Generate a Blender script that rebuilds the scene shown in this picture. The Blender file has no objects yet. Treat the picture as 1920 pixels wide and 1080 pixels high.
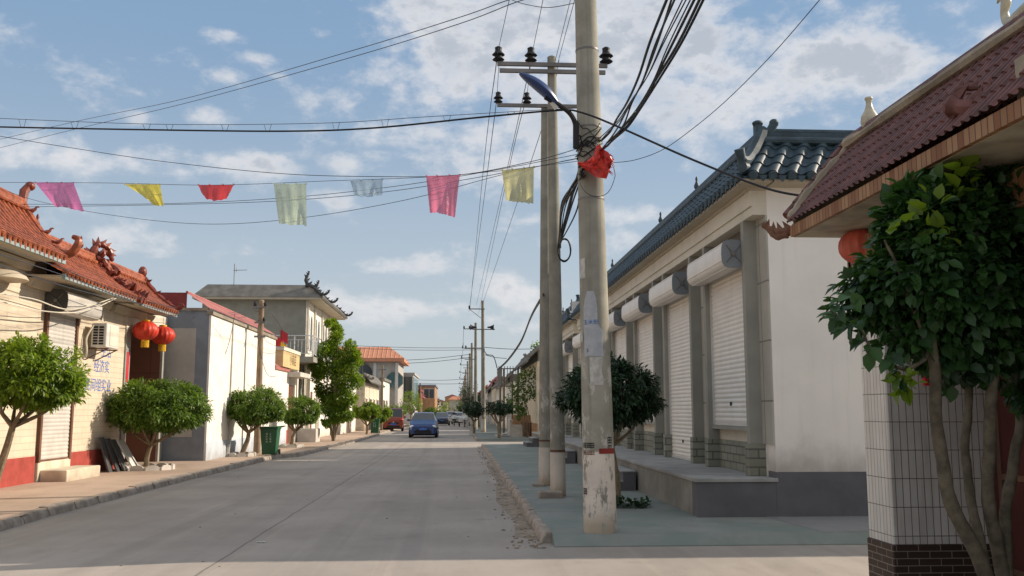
import bpy, math, random
import numpy as np
from mathutils import Vector, Matrix, noise as mnoise
random.seed(7); rng = np.random.default_rng(7)
scene = bpy.context.scene
COL = scene.collection
PI = math.pi
R = math.radians
# ------------------------------------------------------------------ camera survey (metres; street runs along +Y)
FPX = 1750.0; TH = R(7.49); PS = R(3.307); EYE = 1.6
F_ = Vector((math.sin(PS)*math.cos(TH), math.cos(PS)*math.cos(TH), math.sin(TH)))
R_ = Vector((math.cos(PS), -math.sin(PS), 0)); U_ = R_.cross(F_)
def ray(px, py): return F_ + R_*((px-960)/FPX) + U_*(-(py-540)/FPX)
def P(px, py, Y):
    r = ray(px, py); k = Y/r.y; return Vector((r.x*k, Y, EYE+r.z*k))
def PX(px, py, X):
    r = ray(px, py); k = X/r.x; return Vector((X, r.y*k, EYE+r.z*k))
# ------------------------------------------------------------------ mesh helpers
class MB:
    def __init__(s): s.v = []; s.f = []; s.mi = []; s.m = 0
    def add(s, vs, fs):
        o = len(s.v); s.v += [tuple(v) for v in vs]; s.f += [tuple(i+o for i in f) for f in fs]; s.mi += [s.m]*len(fs); return s
    def box(s, x0, x1, y0, y1, z0, z1):
        vs = [(x0,y0,z0),(x1,y0,z0),(x1,y1,z0),(x0,y1,z0),(x0,y0,z1),(x1,y0,z1),(x1,y1,z1),(x0,y1,z1)]
        return s.add(vs, [(0,3,2,1),(4,5,6,7),(0,1,5,4),(1,2,6,5),(2,3,7,6),(3,0,4,7)])
    def bbox(s, x0, x1, y0, y1, z0, z1, b=.01):   # box with chamfered vertical + top edges
        pts = [(x0+b,y0),(x1-b,y0),(x1,y0+b),(x1,y1-b),(x1-b,y1),(x0+b,y1),(x0,y1-b),(x0,y0+b)]
        cx, cy = (x0+x1)/2, (y0+y1)/2
        ins = [(x+(b if x<cx else -b), y+(b if y<cy else -b)) for x,y in pts]
        vs = [(x,y,z0) for x,y in pts]+[(x,y,z1-b) for x,y in pts]+[(x,y,z1) for x,y in ins]
        fs = [(i,(i+1)%8,8+(i+1)%8,8+i) for i in range(8)]+[(8+i,8+(i+1)%8,16+(i+1)%8,16+i) for i in range(8)]
        fs += [tuple(range(7,-1,-1)), tuple(range(16,24))]
        return s.add(vs, fs)
    def prism(s, pts, d):      # closed planar polygon extruded by vector d
        n = len(pts); d = Vector(d); a = [Vector(p) for p in pts]
        return s.add(a+[p+d for p in a], [tuple(range(n-1,-1,-1)), tuple(range(n,2*n))]+[(i,(i+1)%n,n+(i+1)%n,n+i) for i in range(n)])
    def tube(s, pts, r, n=8, cap=True):
        pts = [Vector(p) for p in pts]; rs = r if isinstance(r,(list,tuple)) else [r]*len(pts)
        vs = []; prev = None
        for i,p in enumerate(pts):
            t = (pts[min(i+1,len(pts)-1)]-pts[max(i-1,0)]);
            if t.length < 1e-9: t = Vector((0,0,1))
            t.normalize()
            if prev is None:
                a = Vector((0,0,1)) if abs(t.z)<.9 else Vector((1,0,0)); u = t.cross(a).normalized()
            else:
                u = prev - t*prev.dot(t); u = u.normalized() if u.length>1e-6 else t.cross(Vector((1,0,0))).normalized()
            prev = u; w = t.cross(u)
            for k in range(n):
                an = 2*PI*k/n; vs.append(p+(u*math.cos(an)+w*math.sin(an))*rs[i])
        fs = [(i*n+k, i*n+(k+1)%n, (i+1)*n+(k+1)%n, (i+1)*n+k) for i in range(len(pts)-1) for k in range(n)]
        if cap: fs += [tuple(range(n-1,-1,-1)), tuple(range((len(pts)-1)*n, len(pts)*n))]
        return s.add(vs, fs)
    def lathe(s, prof, c=(0,0,0), n=16, sx=1, sy=1, axis='z'):
        vs = []
        for r,z in prof:
            for k in range(n):
                a = 2*PI*k/n; x,y,zz = r*math.cos(a)*sx, r*math.sin(a)*sy, z
                if axis=='x': x,y,zz = zz,x,y
                if axis=='y': x,y,zz = x,zz,y
                vs.append((c[0]+x,c[1]+y,c[2]+zz))
        fs = [(i*n+k, i*n+(k+1)%n, (i+1)*n+(k+1)%n, (i+1)*n+k) for i in range(len(prof)-1) for k in range(n)]
        fs += [tuple(range(n-1,-1,-1)), tuple(range((len(prof)-1)*n, len(prof)*n))]
        return s.add(vs, fs)
    def ball(s, c, rx, ry=None, rz=None, n=12, m=8, jit=0):
        ry = ry or rx; rz = rz or rx; prof = [(math.sin(PI*i/m)+1e-4, -math.cos(PI*i/m)) for i in range(m+1)]
        o = len(s.v); s.lathe(prof, (0,0,0), n)
        for i in range(o, len(s.v)):
            x,y,z = s.v[i]; q = 1+(random.uniform(-jit,jit) if jit else 0)
            s.v[i] = (c[0]+x*rx*q, c[1]+y*ry*q, c[2]+z*rz*q)
        return s
    def sheet(s, grid):        # grid[i][j] points
        n = len(grid); m = len(grid[0])
        return s.add([p for row in grid for p in row], [(i*m+j,(i+1)*m+j,(i+1)*m+j+1,i*m+j+1) for i in range(n-1) for j in range(m-1)])
    def build(s, name, mats, parent=None, smooth=False, loc=None):
        base = Vector(loc) if loc is not None else (wloc(parent) if parent else Vector((0,0,0)))
        me = bpy.data.meshes.new(name)
        me.from_pydata([tuple(Vector(v)-base) for v in s.v], [], s.f)
        for m in (mats if isinstance(mats,(list,tuple)) else [mats]): me.materials.append(m)
        if any(s.mi): me.polygons.foreach_set('material_index', s.mi)
        if smooth:
            me.polygons.foreach_set('use_smooth', [True]*len(me.polygons))
            if smooth != 2: me.set_sharp_from_angle(angle=R(42))
        me.update()
        o = bpy.data.objects.new(name, me); COL.objects.link(o)
        if parent: o.parent = parent; o.location = base - wloc(parent)
        else: o.location = base
        return o
def wloc(o):
    v = Vector((0,0,0))
    while o: v += Vector(o.location); o = o.parent
    return v
def tag(o, label=None, cat=None, group=None, kind=None):
    if label: o['label'] = label
    if cat: o['category'] = cat
    if group: o['group'] = group
    if kind: o['kind'] = kind
    return o
def thing(name, label, cat, loc=(0,0,0), group=None):
    o = bpy.data.objects.new(name, None); COL.objects.link(o); o.location = loc; o.empty_display_size = .2
    return tag(o, label, cat, group)
def struct(name, mb, m, smooth=False): return tag(mb.build(name, m, None, smooth), kind='structure')
def copy_tree(o, parent=None):
    c = o.copy(); COL.objects.link(c); c.parent = parent
    for ch in list(o.children): copy_tree(ch, c)
    return c
def smooth_path(pts, n=6):
    pts = [Vector(p) for p in pts]; out = []
    for i in range(len(pts)-1):
        p0 = pts[max(i-1,0)]; p1 = pts[i]; p2 = pts[i+1]; p3 = pts[min(i+2,len(pts)-1)]
        for k in range(n):
            t = k/n; out.append(.5*((2*p1)+(p2-p0)*t+(2*p0-5*p1+4*p2-p3)*t*t+(3*p1-p0-3*p2+p3)*t**3))
    return out+[pts[-1]]
# ------------------------------------------------------------------ materials
def node(nt, t, **kw):
    n = nt.nodes.new(t)
    for k,v in kw.items():
        if k in n.inputs.keys() if isinstance(k,str) else False: n.inputs[k].default_value = v
        else: setattr(n, k, v)
    return n
def newmat(name):
    m = bpy.data.materials.new(name); m.use_nodes = True; nt = m.node_tree
    return m, nt, nt.nodes['Principled BSDF']
def rgba(c): return (c[0],c[1],c[2],1)
def mixc(nt, fac, a, b, blend='MIX'):
    n = nt.nodes.new('ShaderNodeMix'); n.data_type='RGBA'; n.blend_type=blend
    for sock,val in ((n.inputs['Factor'],fac),(n.inputs['A'],a),(n.inputs['B'],b)):
        if hasattr(val,'links'): nt.links.new(val, sock)
        else: sock.default_value = val if isinstance(val,(int,float)) else rgba(val)
    return n.outputs['Result']
def mathn(nt, op, a, b=None, c=None, clamp=False):
    n = nt.nodes.new('ShaderNodeMath'); n.operation = op; n.use_clamp = clamp
    for i,val in enumerate((a,b,c)):
        if val is None: continue
        if hasattr(val,'links'): nt.links.new(val, n.inputs[i])
        else: n.inputs[i].default_value = val
    return n.outputs[0]
def maprange(nt, v, a, b, c=0, d=1):
    n = nt.nodes.new('ShaderNodeMapRange'); n.interpolation_type='SMOOTHSTEP'
    nt.links.new(v, n.inputs[0])
    for i,x in enumerate((a,b,c,d)): n.inputs[i+1].default_value = x
    return n.outputs[0]
def pos(nt): return nt.nodes.new('ShaderNodeNewGeometry').outputs['Position']
def noisen(nt, vec, scale, detail=5, rough=.55, sc=None, dist=0):
    if sc:
        mp = nt.nodes.new('ShaderNodeMapping'); mp.inputs['Scale'].default_value = sc; nt.links.new(vec, mp.inputs[0]); vec = mp.outputs[0]
    n = nt.nodes.new('ShaderNodeTexNoise'); n.inputs['Scale'].default_value=scale; n.inputs['Detail'].default_value=detail; n.inputs['Roughness'].default_value=rough; n.inputs['Distortion'].default_value=dist
    nt.links.new(vec, n.inputs['Vector']); return n.outputs['Fac']
def bump(nt, b, h, strength, dist=.02):
    n = nt.nodes.new('ShaderNodeBump'); n.inputs['Strength'].default_value=strength; n.inputs['Distance'].default_value=dist
    nt.links.new(h, n.inputs['Height']); nt.links.new(n.outputs[0], b.inputs['Normal'])
def M(name, col, rough=.8, var=.18, scale=2.5, bmp=.15, bscale=40, metal=0, streak=0, dirt=None, spec=.3, dirtz=None):
    m, nt, b = newmat(name); p = pos(nt)
    n1 = noisen(nt, p, scale, 6)
    c = mixc(nt, maprange(nt, n1, .3, .7), tuple(x*(1-var) for x in col), tuple(min(1,x*(1+var*.7)) for x in col))
    n2 = noisen(nt, p, bscale, 4)
    c = mixc(nt, mathn(nt,'MULTIPLY',n2,var*.6), c, tuple(x*.55 for x in col))
    if streak:
        s = noisen(nt, p, 1.0, 5, .6, sc=(9,9,.5)); c = mixc(nt, maprange(nt, s, .5, .8, 0, streak), c, tuple(x*.45 for x in col))
    if dirt:
        s = noisen(nt, p, 1.3, 7, .65); c = mixc(nt, maprange(nt, s, .5, .72, 0, dirt), c, (col[0]*.5,col[1]*.45,col[2]*.38))
    if dirtz:   # splash zone near the ground
        sp = nt.nodes.new('ShaderNodeSeparateXYZ'); nt.links.new(p, sp.inputs[0])
        h = mathn(nt,'ADD', sp.outputs[2], mathn(nt,'MULTIPLY', noisen(nt,p,3,6), .8))
        c = mixc(nt, maprange(nt, h, dirtz+.9, dirtz+.2, 0, .55), c, (.2,.16,.12))
    nt.links.new(c, b.inputs['Base Color'])
    b.inputs['Roughness'].default_value = rough; b.inputs['Metallic'].default_value = metal; b.inputs['Specular IOR Level'].default_value = spec
    if bmp: bump(nt, b, n2, bmp, .01)
    return m
def brickmat(name, c1, c2, mortar, bw, bh, gap, off=.5, rough=.6, bmp=.4, streak=0, vertical_line=True):
    m, nt, b = newmat(name); p = pos(nt); sp = nt.nodes.new('ShaderNodeSeparateXYZ'); nt.links.new(p, sp.inputs[0])
    cb = nt.nodes.new('ShaderNodeCombineXYZ'); nt.links.new(mathn(nt,'ADD',sp.outputs[0],sp.outputs[1]), cb.inputs[0]); nt.links.new(sp.outputs[2], cb.inputs[1])
    t = nt.nodes.new('ShaderNodeTexBrick'); nt.links.new(cb.outputs[0], t.inputs['Vector'])
    t.offset = off; t.inputs['Scale'].default_value=1; t.inputs['Brick Width'].default_value=bw; t.inputs['Row Height'].default_value=bh
    t.inputs['Mortar Size'].default_value=gap; t.inputs['Mortar Smooth'].default_value=.1; t.inputs['Bias'].default_value=0
    t.inputs['Color1'].default_value=rgba(c1); t.inputs['Color2'].default_value=rgba(c2); t.inputs['Mortar'].default_value=rgba(mortar)
    n = noisen(nt, p, 1.7, 7, .62)
    c = mixc(nt, maprange(nt, n, .35, .75, 0, .35), t.outputs['Color'], (c1[0]*.55,c1[1]*.5,c1[2]*.45))
    if streak:
        s = noisen(nt, p, 1.0, 6, .65, sc=(10,10,.7)); c = mixc(nt, maprange(nt, s, .48, .7, 0, streak), c, (c1[0]*.4,c1[1]*.35,c1[2]*.3))
    nt.links.new(c, b.inputs['Base Color']); b.inputs['Roughness'].default_value=rough; b.inputs['Specular IOR Level'].default_value=.3
    if bmp: bump(nt, b, mathn(nt,'SUBTRACT',1,t.outputs['Fac']), bmp, .008)
    return m
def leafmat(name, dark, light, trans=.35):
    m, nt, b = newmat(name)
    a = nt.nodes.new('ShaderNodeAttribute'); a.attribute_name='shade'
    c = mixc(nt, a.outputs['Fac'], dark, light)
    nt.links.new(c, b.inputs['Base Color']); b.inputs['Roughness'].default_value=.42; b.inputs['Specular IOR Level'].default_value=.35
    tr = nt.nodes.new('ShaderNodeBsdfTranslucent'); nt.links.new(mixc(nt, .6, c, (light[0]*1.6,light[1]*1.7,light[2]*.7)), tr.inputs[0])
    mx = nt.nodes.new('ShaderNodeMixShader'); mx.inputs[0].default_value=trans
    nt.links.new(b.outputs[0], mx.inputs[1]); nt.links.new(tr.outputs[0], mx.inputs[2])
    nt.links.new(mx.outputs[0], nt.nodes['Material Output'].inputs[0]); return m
def polemat(name, col, paint, zp, flake=.55):
    m, nt, b = newmat(name); tc = nt.nodes.new('ShaderNodeTexCoord').outputs['Object']
    sp = nt.nodes.new('ShaderNodeSeparateXYZ'); nt.links.new(tc, sp.inputs[0])
    n = noisen(nt, tc, 8, 10, .72, sc=(1,1,.4)); n2 = noisen(nt, tc, 3, 6)
    c = mixc(nt, maprange(nt,n2,.3,.7), tuple(x*.78 for x in col), tuple(x*1.12 for x in col))
    s = noisen(nt, tc, 1.2, 5, .6, sc=(9,9,.35)); c = mixc(nt, maprange(nt,s,.5,.75,0,.5), c, tuple(x*.5 for x in col))
    # remnants of torn paper and grime on the first metres above the paint
    sc_ = noisen(nt, tc, 6, 8, .7, sc=(1,1,.5)); zone = mathn(nt,'MULTIPLY', maprange(nt, sp.outputs[2], zp+1.7, zp+.7), maprange(nt, sc_, .54, .6))
    c = mixc(nt, mathn(nt,'MULTIPLY',zone,.7), c, (.55,.52,.47))
    pm = mathn(nt,'MULTIPLY', maprange(nt, sp.outputs[2], zp+.012, zp-.012), maprange(nt, n, flake+.05, flake-.02))
    low = maprange(nt, mathn(nt,'ADD',sp.outputs[2],mathn(nt,'MULTIPLY',n,.6)), .65, .3)
    pc = mixc(nt, maprange(nt,n2,.35,.7), paint, tuple(x*.8 for x in paint)); pc = mixc(nt, mathn(nt,'MULTIPLY',low,.6), pc, (.3,.22,.12))
    c = mixc(nt, pm, c, pc)
    nt.links.new(c, b.inputs['Base Color']); b.inputs['Roughness'].default_value=.85; b.inputs['Specular IOR Level'].default_value=.2
    bump(nt, b, mathn(nt,'ADD',noisen(nt,tc,60,4),pm), .25, .006); return m

M_cream = M('cream_plaster', (.68,.60,.46), streak=.12, dirtz=.1)
M_gable = M('gable_plaster', (.86,.82,.76), var=.07, scale=.7, streak=.14, bmp=.08, dirtz=.75, dirt=.08)
M_plinth = M('plinth_paint', (.13,.13,.14), var=.12, dirt=.25)
M_platside = M('platform_plaster', (.27,.26,.23), dirt=.3)
M_plattop = M('platform_top_concrete', (.34,.34,.33), dirt=.25)
M_white = M('white_plaster', (.80,.76,.68), var=.1, streak=.2, dirtz=.15)
M_greyw = M('grey_plaster', (.44,.42,.38), var=.1, streak=.12)
M_bluegrey = M('bluegrey_paint', (.23,.26,.29), var=.12, dirt=.3)
M_paleblue = M('pale_blue_paint', (.52,.58,.64), var=.1, streak=.2, dirtz=.1)
M_olive = M('olive_grey_plaster', (.30,.29,.24), var=.1, streak=.18)
M_stone = M('granite', (.32,.31,.27), var=.15, bmp=.1)
M_pil = M('pilaster_plaster', (.33,.325,.285), var=.1, streak=.1)
M_pier = brickmat('pier_panels', (.42,.41,.36),(.45,.44,.38),(.18,.18,.16),.9,.87,.012, off=0)
M_beam = M('beam_plaster', (.66,.61,.50), var=.08, streak=.12)
M_soffit = M('soffit_paint', (.50,.44,.34), var=.08)
M_recess = M('recess_dark', (.16,.15,.13), var=.15)
M_shut = M('shutter_metal', (.82,.78,.71), rough=.45, var=.05, bmp=.02, spec=.4, streak=.12)
M_shutsun = M('old_shutter_metal', (.55,.52,.47), rough=.5, var=.1, streak=.3, bmp=.02)
M_rail = M('rail_metal', (.6,.6,.58), rough=.4, var=.05, bmp=0)
M_capgrey = M('grey_plastic_cap', (.21,.23,.25), rough=.5, var=.06, bmp=0)
M_black = M('black_rubber', (.018,.018,.02), rough=.6, var=.2, bmp=0)
M_cable = M('cable_sheath', (.012,.013,.016), rough=.5, var=.2, bmp=0)
M_wire = M('thin_wire', (.05,.055,.07), rough=.5, var=.1, bmp=0)
M_steel = M('galvanised_steel', (.20,.19,.18), rough=.5, var=.2, metal=.3, bmp=.05)
M_rust = M('rusty_steel', (.16,.08,.05), rough=.8, var=.3)
M_ledge = brickmat('ledgestone', (.30,.31,.26),(.24,.25,.20),(.13,.13,.11),.34,.13,.012, rough=.8, bmp=1)
M_dtile = M('dark_glazed_tile', (.045,.075,.095), rough=.55, var=.35, scale=6, bmp=.1, spec=.35)
M_otile = M('orange_glazed_tile', (.36,.105,.045), rough=.42, var=.45, scale=6, bmp=.15, spec=.4, dirt=.35)
M_otile2 = M('dark_orange_glaze', (.20,.04,.02), rough=.4, var=.35, scale=9, spec=.45)
M_fascia = M('teal_fascia', (.28,.36,.36), var=.15)
M_ptile = M('purple_brown_tile', (.15,.06,.05), rough=.5, var=.45, scale=7, bmp=.2, dirt=.3)
M_mortar = M('mortar', (.33,.28,.21), var=.3, bmp=.6, dirt=.5)
M_trim = brickmat('orange_strip_tile', (.42,.25,.13),(.22,.085,.035),(.10,.06,.04),.07,.5,.006, off=0, streak=.3)
M_soff2 = M('mossy_soffit', (.42,.37,.27), var=.3, scale=3, dirt=.8)
M_ltile = brickmat('long_cream_tile', (.68,.59,.45),(.65,.56,.43),(.42,.35,.26),.9,.135,.0045, off=.5, streak=.15)
M_gatered = M('dark_red_gate', (.085,.022,.016), var=.2, dirt=.5)
M_redbase = M('red_base_paint', (.36,.065,.05), var=.15, scale=5, dirt=.5)
M_brown = brickmat('brown_wall_tile', (.17,.085,.055),(.15,.075,.05),(.09,.05,.04),.8,.9,.01, off=0, rough=.35)
M_wtile = brickmat('white_strip_tile', (.70,.67,.62),(.62,.60,.56),(.11,.09,.08),.066,.25,.0035, off=0, rough=.3, streak=.3, bmp=.5)
M_dbrick = brickmat('dark_brown_brick', (.045,.028,.022),(.06,.036,.028),(.26,.22,.18),.20,.062,.004, off=.5, rough=.55)
M_glass = M('window_glass', (.03,.04,.045), rough=.12, var=.2, bmp=0, spec=.8)
M_teal = M('teal_glass', (.05,.14,.15), rough=.15, var=.15, bmp=0, spec=.8)
M_redtin = M('red_tin_roof', (.27,.05,.045), rough=.5, var=.15, streak=.1)
M_pinktin = M('pink_tin_roof', (.42,.16,.14), rough=.55, var=.15, dirt=.3)
M_greyroof = M('grey_tile_roof', (.20,.19,.17), var=.25)
M_salmon = M('salmon_roof', (.60,.27,.16), rough=.6, var=.12)
M_bark = M('bark', (.22,.17,.11), var=.35, scale=9, bmp=.8, bscale=25)
M_bark2 = M('pale_bark', (.125,.105,.072), var=.4, scale=12, bmp=.6, bscale=30, dirt=.5)
M_lantern = M('red_lantern_silk', (.60,.05,.025), rough=.45, var=.2, bmp=.05)
M_yellow = M('yellow_fringe', (.75,.45,.03), var=.1, bmp=0)
M_redpaper = M('red_paper', (.55,.03,.04), rough=.5, var=.2, bmp=0)
M_redpaint = M('red_band_paint', (.22,.03,.025), rough=.7, var=.3, dirt=.4)
M_paper = M('weathered_paper', (.40,.42,.45), rough=.6, var=.12, scale=12, streak=.2, bmp=.1)
M_paper2 = M('torn_paper', (.48,.47,.44), rough=.7, var=.25, scale=14, dirt=.4)
M_blueink = M('blue_ink', (.05,.16,.42), var=.1, bmp=0)
M_blackink = M('black_stencil', (.02,.02,.02), var=.3, bmp=0)
M_wallblue = M('blue_wall_lettering', (.11,.19,.50), var=.1, bmp=0)
M_greenbin = M('green_plastic', (.012,.10,.04), rough=.4, var=.1, bmp=0, spec=.45)
M_whiteink = M('white_lettering', (.7,.75,.7), var=.05, bmp=0)
M_lampblue = M('dark_blue_paint', (.02,.05,.16), rough=.35, var=.1, bmp=0, spec=.5)
M_acwhite = M('aged_white_enamel', (.66,.64,.58), rough=.4, var=.06, bmp=0)
M_cardb = M('cardboard', (.38,.22,.12), var=.2, dirt=.3)
M_sheetw = M('pale_board', (.55,.52,.47), var=.15, dirt=.3)
M_board = M('grey_board', (.07,.07,.07), var=.3)
M_boardw = M('white_board', (.6,.58,.54), var=.1)
M_carblue = M('blue_car_paint', (.012,.045,.17), rough=.25, var=.05, bmp=0, spec=.6)
M_carred = M('brown_red_car_paint', (.22,.04,.02), rough=.3, var=.05, bmp=0, spec=.6)
M_cardark = M('dark_car_paint', (.03,.03,.05), rough=.25, var=.05, bmp=0, spec=.6)
M_carwhite = M('white_car_paint', (.6,.6,.58), rough=.3, var=.05, bmp=0, spec=.5)
M_lamp = M('headlamp_lens', (.7,.75,.8), rough=.15, var=.02, bmp=0, spec=.8)
M_redlens = M('tail_lens', (.4,.02,.02), rough=.2, var=.02, bmp=0, spec=.8)
M_plate = M('blue_number_plate', (.05,.15,.5), rough=.4, var=.02, bmp=0)
M_chrome = M('silver_rim', (.55,.55,.56), rough=.3, var=.05, metal=.8, bmp=0)
M_skin = M('skin', (.45,.27,.19), rough=.6, var=.05, bmp=0)
M_cloth = M('dark_cloth', (.05,.05,.07), rough=.9, var=.1, bmp=0)
M_clothw = M('pale_cloth', (.5,.48,.46), rough=.9, var=.1, bmp=0)
M_vase = M('cream_glaze', (.50,.46,.34), rough=.35, var=.2, scale=12, bmp=.05, dirt=.4)
M_sign = M('yellow_sign', (.62,.47,.24), rough=.5, var=.1, bmp=0)
M_soil = M('dry_soil', (.31,.25,.19), var=.3, bmp=.8, dirt=.4)
L_near = leafmat('leaf_dark_glossy', (.010,.032,.014), (.07,.165,.035), .25)
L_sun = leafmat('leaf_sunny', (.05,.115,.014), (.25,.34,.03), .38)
L_mid = leafmat('leaf_mid', (.035,.085,.016), (.17,.26,.03), .34)
L_dark = leafmat('leaf_shade', (.010,.028,.012), (.028,.07,.022), .2)

def groundmat(name, col, seams=None, tint=None, dirt=.35, cross=None, fine=.5, road=False):
    m, nt, b = newmat(name); p = pos(nt); sp = nt.nodes.new('ShaderNodeSeparateXYZ'); nt.links.new(p, sp.inputs[0])
    n1 = noisen(nt, p, .35, 7, .6); n2 = noisen(nt, p, 2.2, 8, .65, sc=(1,.45,1)); n3 = noisen(nt, p, 70, 3, .6)
    c = mixc(nt, maprange(nt,n1,.3,.7), tuple(x*.84 for x in col), tuple(x*1.1 for x in col))
    c = mixc(nt, maprange(nt,n2,.48,.75,0,dirt), c, (col[0]*.62,col[1]*.58,col[2]*.52))
    c = mixc(nt, maprange(nt,n3,.4,.8,0,fine), c, tuple(x*.62 for x in col))
    n4 = noisen(nt, p, 9, 2, .5); c = mixc(nt, maprange(nt,n4,.75,.79,0,.25), c, tuple(x*.35 for x in col))
    if tint:
        t = noisen(nt, p, .9, 6, .6); c = mixc(nt, maprange(nt,t,.38,.62,tint[1],1), c, mixc(nt,.85,c,tint[0]))
    w = noisen(nt, p, 1.5, 4)
    if road:   # long faint tyre tracks and polished lanes, a few damp or oily blotches
        tr = noisen(nt, p, 1.0, 6, .6, sc=(1.6,.035,1), dist=.4); c = mixc(nt, maprange(nt,tr,.46,.66,0,.30), c, (.22,.20,.18))
        tr2 = noisen(nt, p, 1.0, 6, .6, sc=(2.6,.05,1)); c = mixc(nt, maprange(nt,tr2,.55,.72,0,.30), c, (.50,.43,.36))
        bl = noisen(nt, p, .55, 8, .7); c = mixc(nt, maprange(nt,bl,.60,.68,0,.28), c, (.17,.15,.13))
    for sx in (seams or []):
        d = mathn(nt,'ABSOLUTE', mathn(nt,'SUBTRACT', mathn(nt,'ADD',sp.outputs[0],mathn(nt,'MULTIPLY',w,.05)), sx+.025))
        c = mixc(nt, maprange(nt,d,.020,.006,0,.6), c, (.09,.08,.07))
    if cross:
        y = mathn(nt,'ADD',sp.outputs[1],mathn(nt,'MULTIPLY',w,.05)); d = mathn(nt,'PINGPONG', y, cross/2)
        c = mixc(nt, maprange(nt,d,.016,.005,0,.45), c, (.07,.06,.05))
    nt.links.new(c, b.inputs['Base Color']); b.inputs['Roughness'].default_value=.85; b.inputs['Specular IOR Level'].default_value=.25
    bump(nt, b, mathn(nt,'ADD',n3,n2), .25, .008); return m
M_road = groundmat('concrete_road', (.385,.345,.305), seams=[-2.55], cross=24, fine=.4, road=True)
M_ground = groundmat('dusty_ground', (.36,.30,.23))
M_walkL = groundmat('sidewalk_dusty', (.46,.35,.27), dirt=.5, cross=3.1)
M_walkR = groundmat('sidewalk_teal', (.29,.30,.28), tint=((.19,.235,.21),.1), dirt=.55, cross=4.7)
M_kerb = M('kerb_concrete', (.34,.29,.24), var=.3, scale=5, bmp=.9, bscale=18, dirt=.7)
M_patch = groundmat('grey_concrete', (.26,.26,.26))

# ------------------------------------------------------------------ ground
gnd = MB(); gnd.add([(-900,-100,-.012),(900,-100,-.012),(900,1500,-.012),(-900,1500,-.012)],[(0,1,2,3)]); struct('ground', gnd, M_ground)
r = MB(); r.add([(-6.9,-10,0),(1.25,-10,0),(1.25,600,0),(-6.9,600,0)],[(0,1,2,3)])
r.add([(1.25,-10,0),(40,-10,0),(40,12.0,0),(1.25,12.0,0)],[(0,1,2,3)])
r.add([(1.25,42.6,0),(40,42.6,0),(40,50,0),(1.25,50,0)],[(0,1,2,3)]); struct('road', r, M_road)
kl = [(-6.0,2),(-6.0,11),(-6.25,15),(-6.28,22),(-6.2,26),(-6.16,32.4),(-5.6,33.6),(-5.5,37),(-5.45,42),(-5.25,46),(-5.2,60),(-5.3,90),(-5.4,200),(-5.4,500)]
w = MB(); n = len(kl); vs = [(x,y,.12) for x,y in kl]+[(-14,y,.12) for x,y in kl]
w.add(vs, [(n+i,i,i+1,n+i+1) for i in range(n-1)]); struct('sidewalk_left', w, M_walkL)
w = MB()
for y0,y1 in ((11.5,42.6),(50,76),(79,500)):
    w.box(1.16 if y0<40 else 1.1, 6.0, y0, y1, -.05, .12)
w.box(6.0,14,12.6,13.3,-.05,.118)
w.prism([(1.16,11.5,-.05),(1.16,11.5,.119),(1.16,11.28,.012),(1.16,11.28,-.05)],(11,0,0))
struct('sidewalk_right', w, M_walkR)
pt = MB(); pt.prism([(4.35,13.19,.12),(9,13.19,.12),(9,11.52,.12),(4.5,11.52,.12),(4.42,12.3,.12)], (0,0,.004)); struct('pavement_patch', pt, M_patch)
def kerb(pts, wd, z, name, side, step=.9, gapj=.02):
    k = MB(); path = []
    for (x0,y0),(x1,y1) in zip(pts[:-1],pts[1:]):
        L = math.hypot(x1-x0,y1-y0); q = max(1,int(L/step))
        path += [(x0+(x1-x0)*i/q, y0+(y1-y0)*i/q) for i in range(q)]
    path.append(pts[-1])
    for (x0,y0),(x1,y1) in zip(path[:-1],path[1:]):
        d = Vector((x1-x0,y1-y0,0)); L = d.length; d.normalize(); nn = Vector((d.y,-d.x,0))*side
        j = random.uniform(-.012,.012); zz = z+random.uniform(-.012,.015); g = gapj; m = max(2,int(L/.12)) if y0<60 else 2
        grid = []
        for i in range(m+1):
            t = g+(L-2*g)*i/m; c = Vector((x0,y0,0))+d*t
            q = lambda a: random.uniform(-a,a) if y0<60 else 0
            e = .03 if i in (0,m) else 0
            grid.append([c+nn*(wd/2+j+.01+q(.008))+Vector((0,0,-.03)), c+nn*(wd/2+j-e+q(.010))+Vector((0,0,zz*.6)), c+nn*(wd/2-.025+j-e+q(.012))+Vector((0,0,zz-.012-e+q(.008))), c+nn*(wd/2-.05+j+q(.005))+Vector((0,0,zz-e*.4+q(.004))), c-nn*wd/2+Vector((0,0,zz-.002)), c-nn*wd/2+Vector((0,0,-.03))])
        k.sheet(grid)
        for row in (grid[0],grid[-1]): k.add(row,[tuple(range(6))])
    return struct(name, k, M_kerb, True)
kerb([(x-.05,y) for x,y in kl[:-1]], .2, .13, 'kerb_left', 1)
kerb([(1.1,11.6),(1.12,20),(1.14,30),(1.14,42.5)], .12, .125, 'kerb_right', -1)
kerb([(1.06,50),(1.06,75.8)], .12, .125, 'kerb_right', -1)
kerb([(1.06,79),(1.06,200)], .12, .125, 'kerb_right', -1)
# loose grit gathered along the right kerb and litter (uncountable)
gv = MB()
for i in range(380):
    y = 11.2+30*random.random()**1.5; x = 1.02-abs(random.gauss(0,.16)); s = random.uniform(.006,.028)
    gv.ball((x,y,s*.3), s*random.uniform(.8,1.6), s, s*.5, 5, 3)
for i in range(45):
    x = random.uniform(-5.9,1); y = random.uniform(9,40); s = random.uniform(.006,.016); gv.ball((x,y,s*.3), s*1.4, s, s*.5, 5, 3)
tag(gv.build('gravel', M_soil), 'brown grit and crumbs gathered beside the kerb', 'gravel', kind='stuff')
st = MB(); st.prism([(1.04,11.8,.001),(.75,12.3,.001),(.85,14,.001),(.7,17,.001),(.9,22,.001),(.85,28,.001),(1.04,30,.001)],(0,0,.003)); struct('soil', st, M_soil)

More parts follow.
